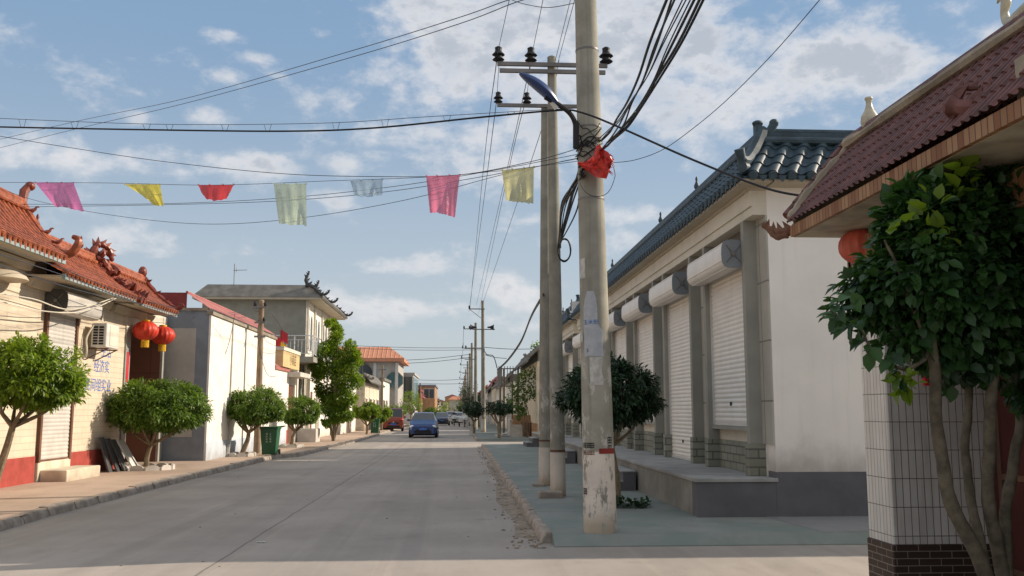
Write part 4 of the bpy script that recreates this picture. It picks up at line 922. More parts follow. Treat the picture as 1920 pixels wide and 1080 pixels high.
for i,y in enumerate((162,178,195,213,232,255,280,310,345,385)):
    house('distant_house','small pale house among the farthest on the left of the street',-1,-5.6-.12*i,y,y+13,3.6+.7*(i%3),[M_white,M_cream,M_greyw][i%3],[M_pinktin,M_greyroof,M_salmon][i%3],'tile',ops=doors(y,y+12,k0=i) if i<4 else (),group='distant houses on the left')
# right side beyond the lane
hv = house('cream_house','cream house with grey tiled skirt roof behind the vine trellis',1,4.35,51,65.5,4.3,M_cream,M_greyroof,'skirt',roof_h=.75,ops=((52.5,2.5,3.9,.35,'win'),(53.4,2.5,3.9,.35,'win'),(55.6,2.5,3.9,.35,'win'),(56.5,2.5,3.9,.35,'win'),(59,.14,2.6,1.6,'door'),(62,1.1,2.6,1.3,'win')),over=.55)
b = MB(); b.box(4.3,4.35,51,65.5,.1,.9); b.build('painted_base', M_cardb, hv)
house('low_house','grey and white house right of the horn loudspeaker pole, beyond the cream house',1,3.9,68,76,3.7,M_white,M_greyroof,'skirt',roof_h=.7,ops=doors(68,76))
for i,y in enumerate((80,94,108,124,140,158,176,196,220,250,285,325,370)):
    house('distant_house',['dull grey-roofed house among those behind the far poles on the right'][0],1,3.8,y,y+13-(1.5 if i%2 else 0),3.7+.5*(i%2),[M_white,M_cream,M_greyw][i%3],[M_greyroof,M_pinktin][i%2],'skirt',roof_h=.7,ops=doors(y,y+12,k0=i) if i<5 else (),group='distant houses on the right')
for i,(x,y,wd,hh,wm,rm) in enumerate([(-9,430,9,5.5,M_cream,M_pinktin),(0.5,445,9,6.5,M_greyw,M_salmon),(9.5,425,9,5,M_white,M_greyroof),(-17,420,8,7,M_greyw,M_greyroof),(-3,520,8,9,M_cardb,M_pinktin),(6,560,10,11,M_greyw,M_bluegrey)]):
    house('distant_house','small pale house closing the far end of the street',1,x-wd/2,y,y+10,hh,wm,rm,'hip' if i%2 else 'tile',depth=wd,group='distant houses at the street end',roof_h=1.5)
# end-of-street trees
for i in range(40):
    Y = random.uniform(230,420); x = random.choice([-1,1])*random.uniform(2.6,14)+(-2); 
    if -5.2<x<.9: x, Y = random.uniform(-6,4), random.uniform(405,423)
    c = Vector((x,Y,random.uniform(1.8,3.6)))
    ball_tree('distant_tree','small tree in the hazy clump at the end of the street','tree',(x,Y,0),c,(1.8,1.8,c.z*.55),random.choice([L_dark,L_mid,L_sun]),350,.6,200+i,.12,.5,clumps=16,nl=4,group='distant trees at the street end')

# ------------------------------------------------------------------ poles
M_poleA = polemat('pole_concrete', (.31,.30,.25), (.70,.63,.55), .98, .53)
M_poleB = polemat('pole_concrete_far', (.27,.26,.215), (.60,.54,.47), .75, .75)
M_poleC = polemat('pole_concrete_plain', (.25,.235,.19), (.5,.46,.4), .9, .8)
def insulator(mb, c, s=1.0):
    mb.lathe([(.02*s,0),(.05*s,.01*s),(.085*s,.03*s),(.05*s,.06*s),(.05*s,.08*s),(.09*s,.10*s),(.05*s,.14*s),(.045*s,.17*s),(.05*s,.20*s),(.02*s,.22*s)], c, 10)
def pole(label, base, top, r0, r1, mat, arms=(), group=None, n=20, name='utility_pole'):
    base = Vector(base); top = Vector(top); t = thing(name, label, 'utility pole', base, group)
    b = MB(); m = 14; q = [base.lerp(top,i/m) for i in range(m+1)]; q[0] = base-Vector((0,0,.1)); b.tube(q,[r0+(r1-r0)*i/m for i in range(m+1)],n); b.tube([top,top+Vector((0,0,r1*.3))],[r1,r1*.6],n); b.build('shaft', mat, t, True)
    for z,x0,x1,dbl,ins in arms:
        c = base.lerp(top,(z-base.z)/(top.z-base.z)); rr = r0+(r1-r0)*(z-base.z)/(top.z-base.z)
        a = MB(); a.box(c.x+x0,c.x+x1,c.y-rr-.06,c.y-rr,z-.03,z+.04)
        if dbl: a.box(c.x+x0,c.x+x1,c.y+rr,c.y+rr+.06,z-.03,z+.04)
        a.tube([(c.x-rr-.02,c.y-rr-.03,z),(c.x+rr+.02,c.y-rr-.03,z)],.02,5)
        if dbl: 
            for xx in (x0+.15,x1-.15): a.tube([(c.x+xx,c.y-rr-.03,z),(c.x+xx,c.y+rr+.03,z)],.012,5)
        ao = a.build('crossarm', M_steel, t)
        for xi,s in ins:
            i_ = MB(); insulator(i_,(c.x+xi,c.y-rr-.03,z+.04),s); i_.build('insulator', M_black, ao, True)
    return t
p1 = pole('thickest concrete pole in the right foreground, with posters and flaking white base',(1.77,11.72,.12),(1.63,11.72,8.6),.208,.128,M_poleA)
POLE1 = lambda z: (Vector((1.77,11.72,.12)).lerp(Vector((1.63,11.72,8.6)),(z-.12)/8.48), .208+(.128-.208)*(z-.12)/8.48)
p2 = pole('twin concrete pole, the nearer and taller of the pair, with double crossarm',(1.77,16.6,.12),(1.70,16.6,8.12),.138,.082,M_poleB,arms=((7.93,-1.02,1.02,False,((-1.0,1.35),(-.4,1.35),(1.0,1.5))),(7.80,-.98,.98,False,())))
p3 = pole('twin concrete pole, the farther and shorter of the pair, with single crossarm',(1.76,18.95,.12),(1.80,18.95,7.98),.135,.088,M_poleB,arms=((7.93,-1.02,1.0,False,((-1.0,1.15),(-.4,1.15))),))
for i,(b_,t_,z) in enumerate([((1.77,16.6,.12),(1.70,16.6,8.12),.78),((1.76,18.95,.12),(1.80,18.95,7.98),.9)]):
    rb = MB(); c = Vector(b_).lerp(Vector(t_),z/8); rr = .138-.056*z/8+.003; rb.tube([c+Vector((0,0,-.015)),c+Vector((0,0,.02))],rr,20,False)
    rb.build('red_band', M_rust, (p2,p3)[i], True)
b = MB(); b.bbox(-.21,.21,-.16,.16,0,.11,.02); tag(b.build('concrete_block', M_kerb, None, loc=(0,0,0)),'rough concrete block at the foot of the nearer twin pole','block').location = (1.60,16.3,.12)
b = MB(); b.bbox(-.12,.12,-.1,.1,0,.06,.015); tag(b.build('concrete_block', M_kerb, None),'small block at the foot of the farther twin pole','block').location = (1.6,18.7,.12)
# second bits at the top of the thick pole: crossarm + wires fixed there
def on_pole(u0, u1, z0, z1, name, mat, off=.003, outline=None, n=10):
    """curved patch on the thick pole; u = -1..1 across the side seen from the street"""
    g = []
    base_ang = math.atan2(-11.72,-1.7)
    rows = 8
    for j in range(rows+1):
        z = z0+(z1-z0)*j/rows; c,rr = POLE1(z); a0,a1 = math.asin(u0),math.asin(u1)
        if outline: a0,a1 = math.asin(outline(j/rows)[0]),math.asin(outline(j/rows)[1])
        g.append([(c.x+math.cos(base_ang+a0+(a1-a0)*i/n)*(rr+off), c.y+math.sin(base_ang+a0+(a1-a0)*i/n)*(rr+off), z) for i in range(n+1)])
    b = MB(); b.sheet(g); return b.build(name, mat, p1, 2)
ZP = lambda py: P(1110,py,11.52).z
def outl(t):
    if t>.93: return (-.45,-.0)
    if t>.86: return (-.62,.15)
    if t<.40: return (-.72,.55+.05*math.sin(t*40))
    return (-.72+.03*math.sin(t*25),.20)
pst = on_pole(0,0,ZP(668),ZP(545),'poster',M_paper,.004,outl)
on_pole(-.40,.45,ZP(722),ZP(669),'paper_strip',M_paper2,.0035,lambda t:(-.40,.42+.06*math.sin(t*9)))
on_pole(-.95,-.55,ZP(520),ZP(482),'notice',M_paper2,.0035)
on_pole(-.95,-.80,ZP(640),ZP(618),'paper_scrap',M_paper2,.006)
def bend_at(u, z, off=.008):
    def f(x,y):
        c,rr = POLE1(z+y); a = math.atan2(-11.72,-1.7)+math.asin(u)+x/rr; return Vector((c.x+math.cos(a)*(rr+off),c.y+math.sin(a)*(rr+off),z+y))
    return f
text_mesh('玉米肥',.066,M_blueink,p1,(0,0,0),(1,0,0),(0,0,1),bend=bend_at(-.28,ZP(604)))
text_mesh('S',.06,M_blackink,p1,(0,0,0),(1,0,0),(0,0,1),bend=bend_at(-.5,ZP(657)))
# stencils and red band on the pole
def stencil(u,z,cols,rows,w,h,mat,off=.004,seed=0):
    rs = random.Random(seed); b = MB(); f = bend_at(u,z,off)
    def rect(x0,x1,y0,y1):
        m = max(1,int((x1-x0)/.02)); b.sheet([[f(x0+(x1-x0)*i/m,y0) for i in range(m+1)],[f(x0+(x1-x0)*i/m,y1) for i in range(m+1)]])
    cw = w/cols; ch = h/rows
    for i in range(cols):
        for j in range(rows):
            x = -w/2+i*cw; y = -h/2+j*ch
            rect(x,x+cw*.12,y,y+ch*.9); rect(x+cw*.85,x+cw*.97,y,y+ch*.9)
            for k in range(3): 
                if rs.random()<.85: yy = y+ch*(.1+.32*k); rect(x+cw*.15,x+cw*.83,yy,yy+ch*.14)
            if rs.random()<.7: rect(x+cw*.45,x+cw*.56,y+ch*.1,y+ch*.8)
    return b.build('stencil_mark', mat, p1)
stencil(-.62,ZP(835),4,1,.17,.075,M_blackink,seed=1); stencil(-.62,ZP(849),4,1,.17,.06,M_rust,seed=4)
stencil(.72,ZP(833),1,2,.07,.20,M_blackink,seed=2)
on_pole(.05,.97,ZP(851),ZP(841),'red_band',M_redpaint,.0045)
stencil(-.85,ZP(922),1,1,.08,.09,M_blackink,seed=3)
# steel bands with the lamp arm and cable hooks
for z in (5.25,4.98,4.3,6.3):
    b = MB(); c,rr = POLE1(z); b.lathe([(rr+.004,-.014),(rr+.006,0),(rr+.004,.014)],c,20); b.build('steel_band', M_steel, p1, True)
# street lamp
sl = thing('street_lamp','dark blue street lamp head on a curved arm fixed to the thick pole','street lamp',(1.5,11.55,5.0))
b = MB(); arm = smooth_path([P(1080,274,11.55),P(1079,235,11.55),P(1068,212,11.5),P(1045,195,11.45),P(1022,182,11.4)],5); b.tube(arm,.032,8); b.tube([P(1080,278,11.55),P(1080,230,11.55)],.04,8); b.build('arm', M_black, sl, True)
b = MB(); A = P(1042,193,11.45); B = P(974,138,11.3); ax = (B-A); L = ax.length; ax.normalize(); sd = Vector((0,1,0)); sd = (sd-ax*sd.dot(ax)).normalized(); up = sd.cross(ax); up = up if up.z>0 else -up
g=[]
for i in range(15):
    t=i/14; wd = .15*math.sin(PI*min(1,.12+.86*t))**.6*(1-.1*t); th_ = .075*math.sin(PI*min(1,.1+.88*t))**.5
    row=[]
    for k in range(15): a=2*PI*k/14; row.append(A+ax*L*t+sd*math.cos(a)*wd+(up*.8+sd*-.0)*math.sin(a)*th_*(1.35 if math.sin(a)>0 else .7)+up*.02*math.sin(PI*t))
    g.append(row)
b.sheet(g); b.add(g[0],[tuple(range(14))]); b.add(g[-1],[tuple(range(14))]); b.build('lamp_head', M_lampblue, sl, True)
b = MB(); c = A+ax*L*.08-up*.02; b.tube([c, c-ax*.10-up*.03],.035,8); b.build('collar', M_rail, sl)
# red plastic bag caught on the pole
b = MB(); g=[]; rs=random.Random(3)
prof = [(1083,304,1086,309),(1094,303,1097,318),(1104,300,1106,325),(1112,290,1115,331),(1118,276,1123,334),(1125,270,1131,333),(1130,280,1136,334),(1139,284,1141,326),(1147,293,1144,318),(1153,300,1146,306)]
for i,(xa,ya,xb,yb) in enumerate(prof):
    row=[]
    for k in range(9):
        t=k/8; px=xa+(xb-xa)*t+rs.uniform(-1.5,1.5); py=ya+(yb-ya)*t+rs.uniform(-1.5,1.5); row.append(P(px,py,11.38-.03*math.sin(PI*t)+.05*math.sin(i*1.7-k*.9)+.045*rs.uniform(-1,1)))
    g.append(row)
b.sheet(g)
for k in range(16):
    px=1138+rs.uniform(-4,8); py=290+rs.uniform(0,38); a=P(px,py,11.38); e=P(px+rs.uniform(3,10),py+rs.uniform(-6,14),11.38); b.add([a,a+Vector((0,0,.025)),e],[(0,1,2)])
bag=b.build('plastic_bag', M('red_plastic',(.72,.035,.02),rough=.3,var=.35,scale=14,bmp=.8,bscale=16,spec=.5), None, 2, loc=P(1118,300,11.4)); tag(bag,'torn bright red plastic bag wrapped round the cables on the thick pole','plastic bag')

# far poles
PG = 'line of poles far down the right side'
def horn(parent, c, d):
    b = MB(); c = Vector(c); b.lathe([(.04,-.1),(.06,0),(.07,.08),(.14,.25),(.22,.36)],(0,0,0),14)
    for i,v in enumerate(b.v): b.v[i] = tuple(c+Vector((d*v[2],v[0],v[1])))
    b.build('horn_loudspeaker', M_black, parent, True)
p5 = pole('tall pole carrying two horn loudspeakers, nearest of the far right poles',(1.82,66,.12),(1.72,66,9.35),.17,.10,M_poleC,arms=((8.75,-1.0,.15,False,((-.95,1),)),(7.3,-.75,.85,False,())),group=PG,n=12)
horn(p5,(1.2,65.8,7.45),-1); horn(p5,(2.15,65.8,7.45),1)
b = MB(); b.tube([(.8,65.85,8.72),(1.75,65.85,8.0)],.02,5); b.build('brace', M_steel, p5)
p6 = pole('pole with short crossarms just left of the loudspeaker pole',(1.45,76,.12),(1.42,76,8.7),.16,.10,M_poleC,arms=((8.2,-1.0,.1,False,((-.95,1),(-.5,1))),(6.6,-.9,.5,False,((-.8,1),))),group=PG,n=12)
for i,(Y,x,h) in enumerate([(92,1.35,8.2),(104,1.3,7.9),(122,1.25,8.0),(146,1.2,8),(172,1.2,8),(205,1.2,8),(245,1.2,8),(290,1.1,8)]):
    pole(['third far pole, with crossarm to the left','fourth far pole, a little shorter','fifth far pole beyond the dark roadside tree'][i] if i<3 else 'tiny pole among the farthest of the line on the right',(x,Y,.12),(x,Y,h),.16,.10,M_poleC,arms=((h-.5,-1.0,.2,False,((-.9,1),)),(h-1.6,-.7,.4,False,())),group=PG,n=8)
pole('short weathered pole with cable loops in front of the white house',(-7.0,33.6,.12),(-7.02,33.6,5.5),.13,.09,M('old_pole',(.30,.22,.15),var=.3,streak=.4,dirt=.4),arms=((5.25,-.28,.22,False,((.15,.8),(-.2,.8))),(4.7,-.2,.2,False,((.12,.7),)),(4.2,-.2,.2,False,())))
pole('thin dark pole on the left before the big grey building',(-5.75,72,.12),(-5.75,72,5.0),.10,.07,M_bark,arms=((4.7,-.3,.3,False,()),),n=8)
pole('thin dark pole in front of the red building',(-4.7,118,.12),(-4.7,118,5.0),.12,.09,M_bark,n=8)

# ------------------------------------------------------------------ cables and wires
def cable(label, pts, r, m=None, name='cable', group=None, n=6, sm=8):
    pts = [Vector(p) for p in pts]
    def off(p):
        d = p-Vector((0,0,EYE)); z = d.dot(F_); return 960+FPX*d.dot(R_)/z < -6 or 540-FPX*d.dot(U_)/z < -6
    b = MB(); q = smooth_path(pts,sm) if len(pts)>2 else pts
    if off(q[0]): q = [q[0]+(q[0]-q[1]).normalized()*9]+q     # carry on past the edge of the view
    if off(q[-1]): q = q+[q[-1]+(q[-1]-q[-2]).normalized()*9]
    b.tube(q, r, n); return tag(b.build(name, m or M_wire, None, True, loc=q[0]), label, 'cable', group)
def pw(lst): return [P(*a) for a in lst]
cable('thick black cable crossing the whole street from the left edge to the gate eave',pw([(-30,236,14),(0,238,13.9),(260,243,13.4),(530,246,12.9),(700,240,12.5),(900,220,12.0),(1045,207,11.6),(1090,211,11.35),(1160,238,11.0),(1300,300,10.3),(1440,354,9.4),(1530,370,8.95)]),.0135,M_cable)
cable('thin wire running just above the thick black cable',pw([(-30,221,14),(0,222,13.9),(300,233,13.4),(600,231,12.8),(800,219,12.3),(1000,207,11.8),(1080,203,11.6)]),.004,M_wire)
hk = MB()
for px,yt,yb in ((42,223,238),(140,229,241),(275,233,244),(318,233,244),(422,234,245),(502,233,246),(630,229,244),(722,223,239),(838,217,229),(958,210,215)):
    Y = 14-px*.0021
    for s_ in (-7,7): hk.tube([P(px+s_,yt,Y),P(px+(3 if s_>0 else -3),yb,Y)],.0035,4)
tag(hk.build('cable_hanger', M_wire, None, loc=P(500,235,13)),'small V-shaped wire hangers between the thin wire and the thick cable','cable hanger',kind='stuff')
cable('upper of two wires rising from the left edge to the top of the thick pole',pw([(-20,266,30),(150,226,26),(350,184,21),(650,98,15.5),(860,33,12.6),(960,-2,11.8),(1100,-40,11.72)]),.006)
cable('lower of two wires rising from the left edge to the top of the thick pole',pw([(-20,282,30),(150,240,26),(350,193,21),(650,110,15.5),(860,45,12.6),(980,0,11.8),(1100,-30,11.72)]),.006)
cable('slack wire sagging above the row of flags',pw([(-20,252,15),(120,275,14.8),(300,302,14.3),(520,325,13.7),(700,331,13.1),(860,328,12.5),(1000,302,12),(1085,278,11.7)]),.0048)
FL = lambda px: 14.4-px*.0025
cable('straight string carrying the row of coloured plastic flags',pw([(-20,342,FL(0)),(200,343,FL(200)),(400,347,FL(400)),(620,339,FL(620)),(800,332,FL(800)),(940,320,FL(940)),(1085,302,11.7)]),.0035,name='flag_string')
cable('upper of two long wires passing behind the flags',pw([(40,383,17),(300,382,15.5),(520,372,14),(720,352,13.2),(900,324,12.4),(1085,289,11.7)]),.0042)
cable('lower of two long wires passing behind the flags',pw([(40,388,17),(300,384,15.5),(520,377,14),(720,360,13.2),(900,332,12.4),(1085,297,11.7)]),.0042)
cable('lowest sagging wire below the coloured flags',pw([(-20,345,18),(60,374,17),(200,402,15.5),(380,420,14.5),(560,409,13.8),(760,375,13),(940,328,12.3),(1085,296,11.7)]),.004)
cable('thin wavy wire curving from the thick pole up to the top right',pw([(1150,305,11.5),(1190,300,11.3),(1240,282,11),(1290,248,10.4),(1360,190,9.6),(1450,100,8.6),(1545,-10,7.4)]),.0042,M_wire)
PLG='power lines between the poles'
for i,(a,mid,b2) in enumerate([((932,108,16.5),(905,330,32),(881,582,65.8)),((997,108,16.5),(948,330,32),(893,572,75.9)),((1048,112,16.6),(1000,290,26),(903,575,65.8)),((932,182,18.8),(900,430,40),(879,585,76)),((988,180,18.8),(945,360,34),(897,590,92))]):
    cable(['leftmost power line from the twin poles to the loudspeaker pole','second power line from the twin poles toward the far poles','third power line, passing behind the yellow flag','power line from the left end of the lower crossarm','power line from the second insulator of the lower crossarm'][i],pw([a,mid,b2]),.009,group=PLG)
for i,(a,b2) in enumerate([((932,104,16.5),(957,-10,12)),((997,104,16.5),(1020,-10,12)),((1048,110,16.6),(1080,-10,12)),((932,180,18.8),(936,110,16.6)),((988,180,18.8),(996,110,16.6)),((1040,118,16.5),(1072,-10,13))]):
    cable('wire running between the crossarm insulators and the sky overhead',pw([a,b2]),.005,group='short wires above the crossarms')
cable('slack wire looping under the top of the frame to the thick pole',pw([(960,0,12.5),(985,8,12.3),(1030,14,12),(1085,4,11.7)]),.005)
rs = random.Random(9)
for i in range(9):
    e = (1256+i*7.5+(i>2)*8+(i>6)*2, -15, 6.2+rs.uniform(-.3,.3)); s_ = (1128+rs.uniform(-6,14), 268+rs.uniform(-10,20), 11.45)
    m1 = (s_[0]+(e[0]-s_[0])*.30+rs.uniform(-4,4), s_[1]+(e[1]-s_[1])*.42+rs.uniform(-3,9)+8, 10.2); m2 = (s_[0]+(e[0]-s_[0])*.66, s_[1]+(e[1]-s_[1])*.75+10, 8.3)
    A_=P(*s_); B_=P(*e); q_=[A_.lerp(B_,k/6)-Vector((0,0,.16*math.sin(PI*k/6)))+Vector((rs.uniform(-.015,.015),0,0))*(0<k<6) for k in range(7)]
    cable('black cable in the bundle rising from the thick pole to the top right',q_,rs.choice([.006,.009,.012]),M_cable,group='cable bundle above the thick pole')
for i in range(12):
    s_=(1090+rs.uniform(-4,8),312+rs.uniform(-8,18),11.45); e=(1050+rs.uniform(-4,4),458+rs.uniform(-8,8),16.4); m=(1072+rs.uniform(-20,12),385+rs.uniform(-12,12),13.5)
    cable('dark cable in the tangle between the thick pole and the twin poles',pw([s_,m,e]),rs.choice([.009,.012,.018]),M_cable,group='cable tangle beside the twin poles')
for i in range(10):
    c,rr=POLE1(4.75+rs.random()*.45); q=[]; tl=rs.uniform(-.06,.06)
    for k in range(7): an=-PI/2-.3+(k-3)*rs.uniform(.3,.45); q.append(c+Vector((math.cos(an)*(rr+.02),math.sin(an)*(rr+.02),rs.uniform(-.04,.04)+(k-3)*tl)))
    cable('cable wound round the thick pole above the red bag',q,rs.choice([.006,.009]),M_cable,group='cables wound round the thick pole')
def coil(label, cx,cy,Y,rx_,ry_,turns,r,grp=None):
    q=[]; rs2=random.Random(int(cx))
    for k in range(turns*14+1): a=2*PI*k/14; q.append(P(cx+math.cos(a)*rx_*(1+rs2.uniform(-.05,.05)),cy+math.sin(a)*ry_*(1+rs2.uniform(-.05,.05)),Y+.004*k/14))
    cable(label,q,r,M_cable,name='cable_coil',group=grp,sm=2)
coil('coiled black cable hanging at the side of the twin poles',1058,469,16.3,12,21,4,.014)
coil('large single loop of cable below the red bag',1120,330,11.42,33,39,1,.0045)
for i in range(7):
    d=rs.uniform(-5,5); cable('cable in the sagging bundle from the twin poles toward the vine trellis',pw([(1018+d*.4,550+d,18.8),(996,590+d*1.3,28),(975,640+d*1.3,38),(950,675+d,50),(932,692+d*.6,56)]),rs.choice([.012,.018,.022]),M_cable,group='sagging bundle beyond the twin poles')
for i,(a,b2,Y) in enumerate([((660,648),(905,652),92),((660,653),(905,656),92),((745,676),(884,664),100),((745,682),(884,670),100),((770,712),(884,710),125),((775,718),(895,718),125),((905,664),(950,672),66),((905,651),(1010,654),66)]):
    cable('faint wire crossing the street far away',pw([(a[0],a[1],Y),((a[0]+b2[0])/2,(a[1]+b2[1])/2+2,Y),(b2[0],b2[1],Y)]),.022 if Y<100 else .028,group='faint wires crossing the street far away')
for i in range(5):
    Ys=[76,92,122,172,245]; 
    cable('distant power line continuing from pole to pole',[Vector((.45+.1*(i%2),Ys[i]-.2,8.2)),Vector((.42,(Ys[i]+(Ys+[300])[i+1])/2,7.3)),Vector((.4,(Ys+[300])[i+1],7.8))],.014,group='distant power lines')
cable('looping cable from the loudspeaker pole to the trellis',pw([(905,650,65.8),(912,664,62),(925,668,58),(932,690,56)]),.03,M_cable)
# service wires over the left house
for i,pts in enumerate([[(-20,455,15),(120,505,18),(260,560,25),(400,590,31),(484,584,33.5)],[(-20,470,15),(130,520,19),(280,575,26),(400,600,31),(484,590,33.5)],[(-20,490,15),(150,545,20),(300,580,27),(420,587,32),(484,578,33.5)],[(-20,560,16),(80,583,18.5),(160,583,20.5),(230,553,22.8)],[(-20,548,16),(60,560,18),(140,580,20.5),(240,548,22.9)],[(484,600,33.5),(500,640,35),(540,650,39),(545,620,42)],[(484,582,33.5),(510,590,37),(545,640,42),(575,660,46)]]):
    cable('service wire strung along the left houses to the weathered pole',[PX(px,py,-7.9+.1*i) if (px<300 and i<3) else P(px,py,Y) for px,py,Y in pts],.008 if i not in(3,4) else .012,M_wire if i not in (3,4) else M_beam,group='service wires on the left houses')
for i,pts in enumerate([[(484,610,33.3),(484,640,33.3),(500,700,34),(520,705,36)],[(440,590,29),(430,640,30.5),(410,700,30.6)]]):
    cable('slack wire drooping in front of the white wall',pw(pts),.009,group='slack wires on the white wall')

# ------------------------------------------------------------------ plastic bunting flags
def flagmat(name,c,tr=.45,alpha=1):
    m,nt,b=newmat(name); p=pos(nt); n1=noisen(nt,p,9,5,.6,sc=(1,1,.4)); col=mixc(nt,maprange(nt,n1,.3,.7),tuple(x*.7 for x in c),c)
    nt.links.new(col,b.inputs['Base Color']); b.inputs['Roughness'].default_value=.35; b.inputs['Alpha'].default_value=alpha; n5=noisen(nt,p,22,3,.5,sc=(1,1,.35),dist=2.5); bump(nt,b,mathn(nt,'ADD',n1,n5),.8,.02); col=mixc(nt,maprange(nt,n5,.55,.68,0,.45),col,tuple(x*.5 for x in c)); nt.links.new(col,b.inputs['Base Color'])
    t=nt.nodes.new('ShaderNodeBsdfTranslucent'); nt.links.new(col,t.inputs[0]); mx=nt.nodes.new('ShaderNodeMixShader'); mx.inputs[0].default_value=tr
    tp=nt.nodes.new('ShaderNodeBsdfTransparent'); m2=nt.nodes.new('ShaderNodeMixShader'); m2.inputs[0].default_value=1-alpha
    b.inputs['Alpha'].default_value=1
    nt.links.new(b.outputs[0],mx.inputs[1]); nt.links.new(t.outputs[0],mx.inputs[2]); nt.links.new(mx.outputs[0],m2.inputs[1]); nt.links.new(tp.outputs[0],m2.inputs[2]); nt.links.new(m2.outputs[0],nt.nodes['Material Output'].inputs[0]); return m
def flag(label, top, bot, col, tr, al, seed, wave=.05):
    """top: (x0,y0,x1,y1); bot: list of bottom edge points left to right"""
    rs=random.Random(seed); g=[]; n=16; m=12; bp=[Vector((x,y,0)) for x,y in bot]; cx=(top[0]+top[2])/2
    for i in range(n+1):
        u=i/n; tx=top[0]+(top[2]-top[0])*u; ty=top[1]+(top[3]-top[1])*u; s_=u*(len(bp)-1); k=min(int(s_),len(bp)-2); b_=bp[k].lerp(bp[k+1],s_-k)
        row=[]
        for j in range(m+1):
            v=j/m; x=tx+(b_.x-tx)*v; y=ty+(b_.y-ty)*v; Y=FL(cx)+wave*math.sin(u*7+v*2+seed)*v*(1)+.02*math.sin(u*19+seed)*v
            if j==m: y+=rs.uniform(-1.5,1.5)
            row.append(P(x,y,Y+.01))
        g.append(row)
    b=MB(); b.sheet(g)
    for k_ in (0,5,11,16): c_=g[k_][0]; b.tube([c_+Vector((-.012,0,.012)),c_+Vector((.012,-.008,.004)),c_+Vector((.004,-.004,-.02))],[.004,.007,.003],5)
    o=b.build('plastic_flag', flagmat('flag_film_%d'%seed,col,tr,al), None, 2, loc=P(top[0],top[1],FL(cx))); tag(o,label,'flag','coloured plastic flags on the string')
flag('magenta flag, leftmost on the string',(66,342,138,343),[(104,388),(120,387),(135,392),(158,397)],(.75,.18,.48),.5,.88,1)
flag('bright yellow folded flag, second from the left',(233,345,300,346),[(270,368),(290,385),(300,386),(307,385)],(.85,.75,.10),.5,.95,2)
flag('bright red half-round flag, third from the left',(372,347,438,346),[(378,362),(388,374),(405,377),(425,372),(433,358)],(.85,.06,.06),.5,.95,3)
flag('long pale green flag, fourth from the left',(513,345,574,344),[(523,420),(540,421),(560,422),(575,423)],(.62,.72,.50),.5,.8,4)
flag('pale blue transparent bag-like flag in the middle of the string',(657,339,717,336),[(664,364),(680,369),(700,368),(717,366)],(.45,.60,.72),.5,.75,5)
flag('tall rose pink flag, second from the right',(799,330,862,328),[(806,398),(825,400),(840,403),(853,408)],(.88,.22,.36),.5,.9,6)
flag('crinkled pale yellow flag, nearest to the poles',(941,319,1001,313),[(949,376),(965,379),(985,381),(1000,382)],(.72,.68,.30),.5,.88,7)

# ------------------------------------------------------------------ bins
def make_bin(label, loc):
    t=thing('wheelie_bin',label,'bin',loc,'green wheelie bins'); x,y,z=loc
    def tap(z0,z1,w0,w1,d0,d1,b):
        vs=[(x-w0,y-d0,z0),(x+w0,y-d0,z0),(x+w0,y+d0,z0),(x-w0,y+d0,z0),(x-w1,y-d1,z1),(x+w1,y-d1,z1),(x+w1,y+d1,z1),(x-w1,y+d1,z1)]; b.add(vs,[(0,3,2,1),(4,5,6,7),(0,1,5,4),(1,2,6,5),(2,3,7,6),(3,0,4,7)])
    b=MB(); tap(z+.03,z+.88,.22,.28,.24,.33,b); b.box(x-.30,x+.30,y-.35,y+.35,z+.86,z+.90); b.build('bin_body',M_greenbin,t)
    b=MB(); b.bbox(x-.31,x+.31,y-.36,y+.30,z+.905,z+.95,.015); b.build('lid',M_greenbin,t)
    b=MB(); b.tube([(x+.15,y+.3,z+.88),(x+.42,y+.42,z+.96)],.02,6); b.tube([(x-.2,y+.40,z+.93),(x+.42,y+.42,z+.96)],.018,6); b.build('handle',M_greenbin,t)
    for s_ in (-.27,.27):
        b=MB(); b.lathe([(.09,-.025),(.1,0),(.09,.025)],(x+s_,y+.24,z+.1),14,axis='x'); b.build('wheel',M_black,t,True)
    for s_,dx in (('保护环境',-.06),('人人有责',.06)):
        for k,ch in enumerate(s_): 
            zz=z+.70-.085*k; text_mesh(ch,.07,M_whiteink,t,(x+dx,y-.33+.106*(.88-(zz-z))-.012,zz),(1,0,0),(0,0,1))
    return t
make_bin('green wheelie bin with white lettering, nearer one beside the white wall',(-6.32,32.4,.12))
c=P(703,812,62.5); make_bin('green wheelie bin, the farther one before the red van',(c.x,62.5,.12))

